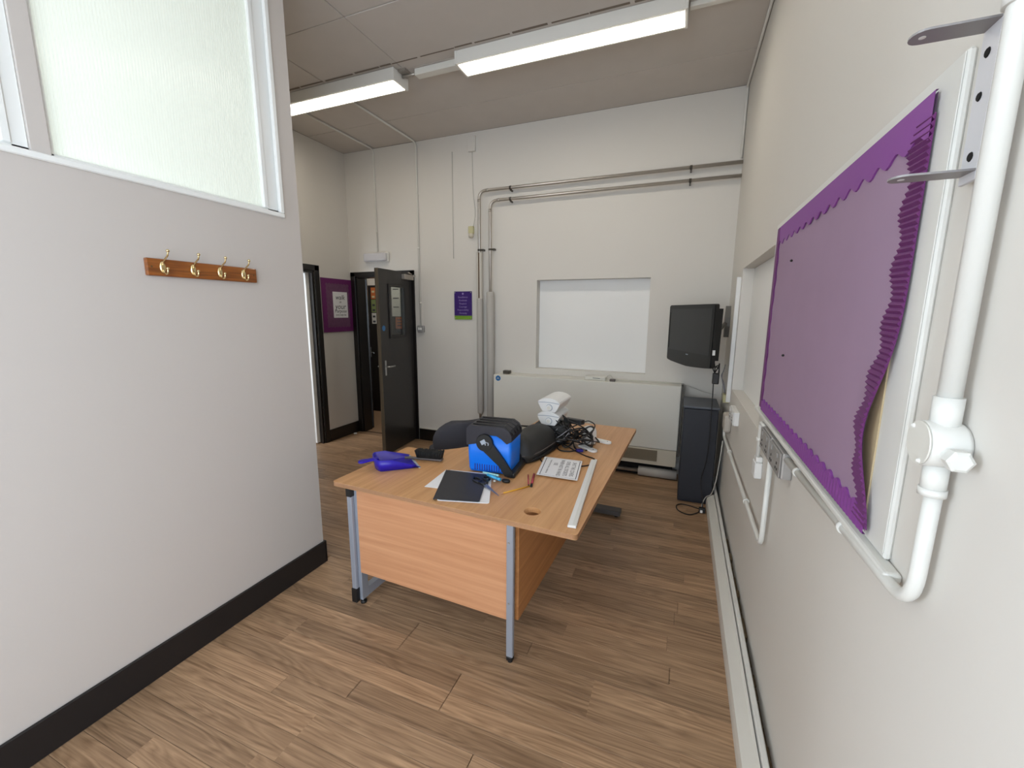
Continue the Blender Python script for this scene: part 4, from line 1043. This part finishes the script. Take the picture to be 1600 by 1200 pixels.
hb = thing('hand_brush', 'black-bristled hand brush leaning on the blue dustpan', 'brush', (-1.40, 2.13, ZT), math.radians(10))
W_ = WM[hb.name]
bm = B(); tube(bm, [W_ @ Vector(p) for p in smooth_path([(-.145, -.045, .022), (-.12, -.034, .020), (-.09, -.018, .015), (-.05, -.004, .012)], 4)], .009, 8)
box(bm, -.085, .085, -.020, .020, .004, .020, W_, bev=.006, seg=2); obj('handle', bm, 'greyplastic', hb)
bm = B()
for i in range(15):
    for j in range(4):
        x = -.074+.148*i/14; y = -.015+.03*j/3
        tube(bm, [W_ @ Vector((x, y, .018)), W_ @ Vector((x*1.15+random.uniform(-.002, .002), y*1.3, .066+random.uniform(-.002, .003)))], .0058, 5)
obj('bristles', bm, 'bristle', hb)

# ------------------------------------------------------------------ blue box with swing handle
bb = thing('blue_carry_box', 'bright blue plastic carry box with black lid and swing handle', 'carry box', (-.972, 2.165, ZT), math.radians(5))
W_ = WM[bb.name]
Wx, Wy, Hh = .131, .105, .285
bm = B()
rp = round_poly([(-Wx, -Wy), (Wx, -Wy), (Wx, Wy), (-Wx, Wy)], .022, (0, 1, 2, 3))
levels = [(.012, .93), (.03, .965), (.12, .99), (.235, 1.0)]
rings = [[bm.verts.new((x*s, y*s, z)) for x, y in rp] for z, s in levels]
for a, b in zip(rings, rings[1:]):
    for k in range(len(rp)): f = bm.faces.new((a[k], a[(k+1) % len(rp)], b[(k+1) % len(rp)], b[k])); f.smooth = True
bm.faces.new(rings[0][::-1]); bm.faces.new(rings[-1])
bmesh.ops.transform(bm, matrix=W_, verts=bm.verts); obj('body', bm, 'blue', bb)
bm = B()
for k in range(12): box(bm, -.085+k*.0145-.0025, -.085+k*.0145+.0025, -Wy*.985, -Wy*.93, .022, .058, W_)
obj('vent_slots', bm, 'plugblue', bb)
# lid drapes over the top with a stepped lower edge
bm = B()
fr_poly = [(-Wx-.003, .165), (-Wx-.003, .262), (-Wx+.015, .283), (Wx-.045, .283), (Wx-.012, .262), (Wx+.003, .235), (Wx+.003, .205), (Wx-.025, .190), (Wx-.055, .215), (Wx-.085, .232), (-.005, .232), (-.03, .205), (-.075, .178)]
prism(bm, fr_poly, -Wy-.003, Wy+.003, W_ @ Matrix(((1, 0, 0, 0), (0, 0, -1, 0), (0, 1, 0, 0), (0, 0, 0, 1))))
ld = obj('lid', bm, 'lidblack', bb)
bm = B()
for k in range(4): tube(bm, [W_ @ Vector(p) for p in ((-Wx+.03, Wy*(.85-k*.5)-.012, .284), (Wx-.05, Wy*(.85-k*.5)-.012, .284), (Wx-.010, Wy*(.85-k*.5)-.012, .260), (Wx+.004, Wy*(.85-k*.5)-.012, .236))], .005, 6)
obj('lid_ribs', bm, 'rubber', ld)
# swing handle: discs on both faces, arms, cross bar
px_, pz_ = -.020, .190
bm = B()
for s in (-1, 1):
    yy = s*(Wy+.011)
    lathe(bm, [(.047, -.010), (.050, -.006), (.050, .006), (.047, .010)], W_ @ frame_mtx((px_, yy, pz_), (0, 1, 0)), 24)
    poly_a = [(px_-.014, pz_-.042), (px_+.044, pz_+.004), (.098, .100), (.150, .022), (.140, .004), (.100, .010), (.066, .062)]
    prism(bm, poly_a, -.008, .008, W_ @ Matrix(((1, 0, 0, 0), (0, 0, 1, yy), (0, 1, 0, 0), (0, 0, 0, 1))))
box(bm, .110, .158, -Wy-.019, Wy+.019, .002, .030, W_, bev=.008, seg=2)
hd = obj('swing_handle', bm, 'rubber', bb)
bm = B(); LMx = W_ @ Matrix.Translation((px_, -Wy-.0215, pz_)) @ Matrix.Rotation(math.radians(-30), 4, 'Y') 
box(bm, -.018, .012, 0, .0012, -.004, .020, LMx)
for k in range(10):
    a0 = math.radians(-60+k*30*.9); p = Vector((.011, 0, -.011))
    if k in (4,): continue
    box(bm, p.x+.0095*math.cos(a0)-.0028, p.x+.0095*math.cos(a0)+.0028, 0, .0012, p.z+.0095*math.sin(a0)-.0028, p.z+.0095*math.sin(a0)+.0028, LMx)
obj('logo', bm, 'logo', hd, label='grey block-and-ring emblem')

# ------------------------------------------------------------------ black padded case
bg_ = thing('padded_case', 'long black padded case lying behind the blue box', 'case', (-.880, 2.525, ZT), math.radians(-9))
W_ = WM[bg_.name]
bm = B(); Lh, Wh, Ht = .235, .118, .150; rings = []
for i in range(19):
    u = -1+2*i/18; s = (1-abs(u)**9)**.5 if abs(u) < 1 else 0.0
    s = max(s, .05); ring = []
    for k in range(15):
        a = PI*k/14; ring.append(bm.verts.new((math.cos(a)*Wh*(s**.7), u*Lh, .012+math.sin(a)**.8*Ht*(s if s < 1 else 1)*(1+.04*math.sin(u*5)))))
    rings.append(ring)
for a, b in zip(rings, rings[1:]):
    for k in range(14): f = bm.faces.new((a[k], a[k+1], b[k+1], b[k])); f.smooth = True
    bm.faces.new((a[0], b[0], b[14], a[14]))
bm.faces.new(rings[0]); bm.faces.new(rings[-1][::-1])
bmesh.ops.transform(bm, matrix=W_, verts=bm.verts); obj('cover', bm, 'bag', bg_)
for z_, rr in ((.014, .012), (.048, .004)):
    bm = B(); pts = []
    for k in range(33):
        a = 2*PI*k/32; cx_ = math.copysign(abs(math.cos(a))**.55, math.cos(a)); sy_ = math.copysign(abs(math.sin(a))**.55, math.sin(a))
        pts.append(W_ @ Vector((cx_*(Wh+.004)*(1 if z_ < .03 else .985), sy_*(Lh*.97), z_)))
    tube(bm, pts, rr, 6, caps=False); obj('base_rim' if z_ < .03 else 'piping', bm, 'rubber' if z_ < .03 else 'greyplastic', bg_)
bm = B(); P = smooth_path([(-1.13, 3.02, ZT+.02), (-1.20, 3.06, ZT+.02), (-1.235, 3.10, ZT+.014), (-1.19, 3.12, ZT+.012), (-1.15, 3.06, ZT+.016), (-1.05, 3.02, ZT+.03), (-.98, 2.98, ZT+.03), (-.92, 2.96, ZT+.045)], 5)
tube(bm, P, .007, 6); obj('plaited_strap', bm, 'cable', label='black looped lead at the far left corner of the desk', cat='strap')

# ------------------------------------------------------------------ white wedge devices
def wedge(loc, rz, tilt, label):
    t = thing('white_wall_unit', label, 'device', loc, rz, group='white plastic units stacked on the cable pile')
    W = WM[t.name] @ Matrix.Rotation(tilt, 4, 'X')
    half = [(-.048, 0), (-.062, .020), (-.083, .062), (-.080, .072), (-.050, .088), (-.018, .096), (.018, .096), (.050, .088), (.080, .072), (.083, .062), (.062, .020), (.048, 0)]
    bm = B(); prism(bm, half, -.21, .0, W @ Matrix(((1, 0, 0, 0), (0, 0, -1, 0), (0, 1, 0, 0), (0, 0, 0, 1))))
    es = [e for e in bm.edges]; bmesh.ops.bevel(bm, geom=es, offset=.003, segments=2, affect='EDGES')
    obj('shell', bm, 'sockwhite', t)
    bm = B(); lathe(bm, [(.021, 0), (.021, .008), (.018, .011)], W @ frame_mtx((.006, 0, .032), (0, -1, 0)), 20); obj('knob', bm, 'sockwhite', t)
    bm = B(); lathe(bm, [(.024, 0), (.024, .002)], W @ frame_mtx((.006, 0, .032), (0, -1, 0)), 20); obj('knob_painted_shadow', bm, 'logo', t)  # grey disc edge painted as the shadow round the knob
    bm = B(); lathe(bm, [(.013, .011), (.013, .013)], W @ frame_mtx((.006, 0, .032), (0, -1, 0)), 16); obj('knob_cap', bm, 'cream', t)
    bm = B(); tube(bm, [W @ Vector(p) for p in ((-.078, -.001, .064), (-.03, -.001, .068), (.03, -.001, .068), (.078, -.001, .064))], .0022, 5); obj('seam', bm, 'logo', t)
    return t
wedge((-.815, 2.72, .965), math.radians(-8), math.radians(4), 'upper white plastic unit of the stack on the desk pile')
wedge((-.820, 2.73, .868), math.radians(-4), math.radians(2), 'lower white plastic unit of the stack, with a cable across its face')
bm = B(); box(bm, -.93, -.70, 2.75, 2.93, ZT+.001, .866, bev=.015, seg=2)
obj('black_pouch', bm, 'bag', label='black pouch under the white units at the back of the pile', cat='pouch')

# ------------------------------------------------------------------ cable tangle
cx0, cy0 = -.645, 2.77
bm = B()
rnd = random.Random(3)
for c in range(17):
    ox, oy = rnd.uniform(-.075, .085), rnd.uniform(-.08, .06); ph = rnd.uniform(0, 6); ra = rnd.uniform(.05, .12); rb = ra*rnd.uniform(.45, .9)
    rot = rnd.uniform(0, PI); tilt = rnd.uniform(-.9, .9); zc = rnd.uniform(.03, .125); dr = rnd.uniform(.004, .010); n = 26 if c % 2 else 15; pts = []
    for k in range(n):
        a = ph+k*.52; x_, y_ = (ra+dr*math.sin(a*2.3))*math.cos(a), (rb+dr*math.cos(a*1.7))*math.sin(a)
        x = cx0+ox+x_*math.cos(rot)-y_*math.sin(rot); y = cy0+oy+(x_*math.sin(rot)+y_*math.cos(rot))*.85
        pts.append((x, y, ZT+min(.185, max(.006, zc+tilt*x_+.006*math.sin(a*3)))))
    tube(bm, smooth_path(pts, 3), rnd.choice((.0033, .0038, .0044)), 6)
obj('cable_tangle', bm, 'cable', label='tangled heap of black cables at the far end of the desk', cat='cables', kind='stuff')
bm = B()
for c in range(2):
    pts = []
    for k in range(7):
        a = c*1.3+k*1.0; pts.append((cx0-.075+.055*math.cos(a)*(1+.1*c), cy0-.05+.045*math.sin(a), ZT+.06+.045*math.sin(a*1.1+c)+.03))
    tube(bm, smooth_path(pts, 6), .0032, 6)
obj('grey_cable_coil', bm, 'cable_g', label='grey cables coiled in the left of the black cable heap', cat='cables', kind='stuff')
pb = thing('power_brick', 'black laptop power brick on top of the cable heap', 'adapter', (-.655, 2.80, .88), math.radians(-14))
W_ = WM[pb.name] @ Matrix.Rotation(math.radians(-8), 4, 'X')
bm = B(); box(bm, -.068, .068, -.034, .034, 0, .034, W_, bev=.006, seg=2); obj('case', bm, 'rubber', pb)
bm = B(); tube(bm, smooth_path([W_ @ Vector(p) for p in ((.066, .02, .02), (.10, .03, .03), (.15, .02, .01), (.155, -.03, -.04), (.17, -.08, -.09), (.10, -.10, -.12))], 6), .004, 6)
tube(bm, smooth_path([W_ @ Vector(p) for p in ((-.066, 0, .02), (-.09, -.02, .045), (-.07, -.04, .05), (-.02, -.05, .02), (0, -.07, -.03))], 6), .004, 6); obj('lead', bm, 'cable', pb)
bm = B(); lathe(bm, [(.0, 0), (.045, .002), (.052, .02), (.050, .09), (.040, .115), (.02, .125), (0, .127)], Matrix.Translation((-.555, 2.86, ZT+.002)), 20)
obj('white_dome_unit', bm, 'sockwhite', label='rounded white plastic unit half buried behind the black cables', cat='device')
def tongue(loc, rz, label):
    t = thing('white_remote', label, 'remote', loc, rz, group='white plastic paddles by the cables')
    W = WM[t.name]
    poly = [(-.10, -.024), (.03, -.026)] + [(.03+.026*math.sin(a), -.026*math.cos(a)) for a in [PI*k/8 for k in range(1, 8)]] + [(.03, .026), (-.10, .024)]
    bm = B(); prism(bm, poly, 0, .014, W); bmesh.ops.bevel(bm, geom=list(bm.edges), offset=.002, segments=1, affect='EDGES'); obj('case', bm, 'sockwhite', t)
    bm = B(); lathe(bm, [(.0045, 0), (.0045, .0006)], W @ Matrix.Translation((.028, 0, .014)), 10); obj('button', bm, 'ink', t)
tongue((-.515, 2.71, ZT+.001), math.radians(-38), 'white plastic paddle nearest the paper notice')
tongue((-.460, 2.92, ZT+.001), math.radians(-22), 'white plastic paddle nearest the far right desk corner')
vg = thing('video_cable', 'black cable with blue video plug lying in front of the heap', 'cable', (-.58, 2.69, ZT))
bm = B(); box(bm, -.025, .02, -.017, .017, .001, .018, Matrix.Translation((-.575, 2.655, ZT)) @ Matrix.Rotation(.5, 4, 'Z'), bev=.003); obj('plug', bm, 'plugblue', vg)
bm = B(); box(bm, .0205, .034, -.013, .013, .003, .014, Matrix.Translation((-.575, 2.655, ZT)) @ Matrix.Rotation(.5, 4, 'Z')); obj('plug_shell', bm, 'chrome', vg)
bm = B(); tube(bm, smooth_path([(-.595, 2.65, ZT+.01), (-.64, 2.62, ZT+.006), (-.70, 2.62, ZT+.006), (-.735, 2.68, ZT+.006), (-.72, 2.74, ZT+.012), (-.66, 2.72, ZT+.03)], 6), .0045, 6); obj('lead', bm, 'cable', vg)
bm = B(); tube(bm, smooth_path([(-.77, 2.84, ZT+.02), (-.72, 2.76, ZT+.012), (-.63, 2.67, ZT+.008), (-.53, 2.585, ZT+.005), (-.452, 2.535, ZT+.0055), (-.455, 2.44, ZT+.0055), (-.50, 2.385, ZT+.0055), (-.60, 2.35, ZT+.005), (-.70, 2.345, ZT+.005), (-.76, 2.39, ZT+.005), (-.79, 2.48, ZT+.006), (-.80, 2.52, ZT+.008)], 6), .0038, 6)
obj('long_black_lead', bm, 'cable', label='long black lead looping out of the heap and under the paper notice', cat='cable')

# ------------------------------------------------------------------ paper notice
nt_ = thing('paper_notice', 'white laminated notice printed in capitals lying on the desk', 'notice', (-.615, 2.30, ZT+.0095))
q = [(-.752, 2.446), (-.513, 2.458), (-.472, 2.144), (-.706, 2.144)]
bm = B(); prism(bm, q, ZT+.0100, ZT+.0108); obj('sheet', bm, 'paper', nt_)
zt = ZT+.0110
bm = B()
def lerp(a, b, t): return (a[0]+(b[0]-a[0])*t, a[1]+(b[1]-a[1])*t)
def npt(s, t):       # s across 0..1 (left to right), t 0..1 far to near
    return lerp(lerp(q[0], q[1], s), lerp(q[3], q[2], s), t)
def bar(s0, t0_, s1, t1_, w_):
    a = Vector(npt(s0, t0_)+(0,)); b = Vector(npt(s1, t1_)+(0,)); d = (b-a).normalized(); n_ = Vector((-d.y, d.x, 0))*w_/2
    bm.faces.new([bm.verts.new((p.x, p.y, zt)) for p in (a-n_, b-n_, b+n_, a+n_)])
bar(.07, .04, .07, .96, .004); bar(.95, .04, .95, .96, .004); bar(.07, .045, .95, .045, .002); bar(.07, .955, .95, .955, .002)
obj('printed_rule', bm, 'ink', nt_, recalc=False)
adir = math.atan2(q[2][1]-q[1][1], q[2][0]-q[1][0])      # reading direction: towards the camera
for s, txt, sz in ((.82, 'SHUT THE COVERS', .033), (.665, 'OVER ALL SOCKETS', .033), (.51, 'WHEN NOT IN HAND', .033), (.36, 'USE', .033), (.21, 'THANK YOU FOR YOUR CO-OPERATION', .0125)):
    c = npt(s, .50 if s != .36 else .34)
    text_mesh('lettering', txt, sz, 'ink', Matrix.Translation((c[0], c[1], zt)) @ Matrix.Rotation(adir, 4, 'Z') @ Matrix.Translation((0, 0, 0)), nt_, ext=.0001, font_scale=(.80 if sz > .02 else .95, 1.0))

# white trunking strip
st_ = thing('trunking_offcut', 'white plastic trunking offcut along the right edge of the desk', 'trunking', (-.415, 2.08, ZT))
W_ = Matrix.Translation((-.4155, 2.078, ZT)) @ Matrix.Rotation(math.atan2(2.512-1.648, -.452+.381)-PI/2, 4, 'Z')
bm = B(); box(bm, -.019, .019, -.432, .432, 0.001, .012, W_, bev=.002); obj('base_channel', bm, 'sockwhite', st_)
bm = B(); box(bm, .002, .0185, -.431, .431, .0125, .0155, W_, bev=.001); obj('cover_strip', bm, 'gloss', st_)

# ------------------------------------------------------------------ folder, papers, scissors, pens
def flat(name, poly, z0, z1, m, label, cat):
    bm = B(); prism(bm, poly, z0, z1); return obj(name, bm, m, label=label, cat=cat)
flat('paper_sheet', [(-1.205, 1.775), (-1.225, 2.030), (-1.02, 2.045), (-1.0, 1.80)], ZT+.0006, ZT+.0014, 'paper', 'white paper sheet sticking out left of the black folder', 'paper')
flat('paper_stack', round_poly([(-1.055, 1.655), (-1.20, 2.03), (-.945, 2.062), (-.803, 1.722)], .016, (0, 1, 2, 3)), ZT+.0018, ZT+.0055, 'paper', 'white paper stack showing under the front edge of the black folder', 'paper')
fo = thing('black_folder', 'black card folder near the front of the desk', 'folder', (-1.0, 1.85, ZT+.006))
fp_ = round_poly([(-1.068, 1.650), (-1.205, 2.005), (-.955, 2.030), (-.848, 1.705)], .012, (1, 2, 3))
bm = B(); prism(bm, fp_, ZT+.0105, ZT+.0125); obj('cover', bm, 'folder', fo)
bm = B(); tube(bm, [(-1.069, 1.651, ZT+.0095), (-1.206, 2.004, ZT+.0095)], .0040, 8); obj('spine', bm, 'folder', fo)
bm = B(); prism(bm, [(-1.05, 1.67), (-1.19, 1.995), (-.965, 2.015), (-.87, 1.72)], ZT+.0060, ZT+.0100); obj('contents', bm, 'paper', fo)
sc = thing('scissors', 'black-handled scissors lying across the black folder', 'scissors', (-.90, 1.90, ZT+.013))
zs = ZT+.016
bm = B()
for cx_, cy_, rx, ry, a in ((-.975, 1.932, .034, .019, -.75), (-.935, 1.970, .026, .016, -.75)):
    pts = [(cx_+rx*math.cos(t)*math.cos(a)-ry*math.sin(t)*math.sin(a), cy_+rx*math.cos(t)*math.sin(a)+ry*math.sin(t)*math.cos(a), zs) for t in [2*PI*k/20 for k in range(21)]]
    tube(bm, pts, .0055, 6, caps=False)
tube(bm, [(-.952, 1.905, zs), (-.905, 1.888, zs)], .0065, 6); tube(bm, [(-.918, 1.948, zs), (-.900, 1.900, zs)], .0065, 6)
obj('finger_loops', bm, 'rubber', sc)
def blade(y_):
    bm = B(); d = Vector((-.783+.905, 1.794-1.892, 0)).normalized(); n_ = Vector((-d.y, d.x, 0))
    a = Vector((-.907, 1.893, 0)); b = Vector((-.783, 1.794, 0))
    p = [a+n_*(.009+y_), a-n_*(.009-y_), b+n_*y_*.3]
    prism(bm, [(v.x, v.y) for v in p], zs-.002+(.002 if y_ > 0 else 0), zs-.0005+(.002 if y_ > 0 else 0)); return obj('blade', bm, 'blade', sc)
blade(.002); blade(-.002)
bm = B(); lathe(bm, [(.004, 0), (.003, .003)], Matrix.Translation((-.893, 1.882, zs+.0015)), 10); obj('pivot', bm, 'chrome', sc)
def rod(name, a, b, r, m, label, cat, tip=None, endm=None, endlen=.02, seg=8):
    a = Vector(a); b = Vector(b); d = (b-a).normalized()
    t = thing(name, label, cat, a)
    bm = B(); tube(bm, [a, b-d*endlen], r, seg); obj('barrel', bm, m, t)
    bm = B(); tube(bm, [b-d*(endlen-.0004), b], (lambda t_: r*(1-.75*t_)) if tip else r*1.04, seg); obj('tip' if tip else 'cap', bm, endm, t)
rod('pencil', (-.690, 1.993, ZT+.0042), (-.797, 1.843, ZT+.0042), .0038, 'yellow', 'yellow pencil lying right of the scissors', 'pencil', tip=True, endm='desk_edge', endlen=.016, seg=6)
rod('red_marker', (-.722, 2.150, ZT+.0070), (-.682, 1.985, ZT+.0070), .0062, 'red', 'thicker red pen with black end by the pencil', 'pen', endm='rubber', endlen=.026)
rod('slim_red_pen', (-.752, 2.135, ZT+.0042), (-.700, 1.995, ZT+.0042), .0034, 'red', 'slim red pen left of the thicker red one', 'pen', endm='rubber', endlen=.010)
rod('pale_highlighter', (-.985, 2.032, ZT+.0215), (-.885, 2.020, ZT+.0215), .0060, 'cyan_l', 'pale cyan pen lying against the foot of the blue box', 'pen', endm='cyan_l', endlen=.02)
rod('blue_highlighter', (-.945, 2.006, ZT+.0220), (-.858, 1.985, ZT+.0150), .0085, 'cyan', 'bright cyan highlighter beside the black folder', 'pen', endm='cyan', endlen=.025)
bm = B(); lathe(bm, [(0, 0), (.018, .001), (.021, .009), (.017, .016), (0, .018)], Matrix.Translation((-.830, 1.995, ZT+.001)) @ Matrix.Diagonal((1.2, .8, 1, 1)), 16)
obj('eraser', bm, 'rubber', label='small black rounded eraser at the end of the cyan highlighter', cat='eraser')
bm = B(); lathe(bm, [(0, 0), (.006, .001), (.008, .006), (0, .012)], Matrix.Translation((-.885, 1.965, ZT+.0065)), 8)
obj('paper_scrap', bm, 'cream', label='tiny crumpled scrap beside the highlighter', cat='scrap')
bm = B(); box(bm, -.02, .02, -.012, .012, 0, .02, Matrix.Translation((-4.02, 4.33, 0.0)) @ Matrix.Rotation(.9, 4, 'Z'), bev=.004)
obj('door_wedge', bm, 'sockwhite', label='small white scrap on the floor by the black doorway', cat='wedge')
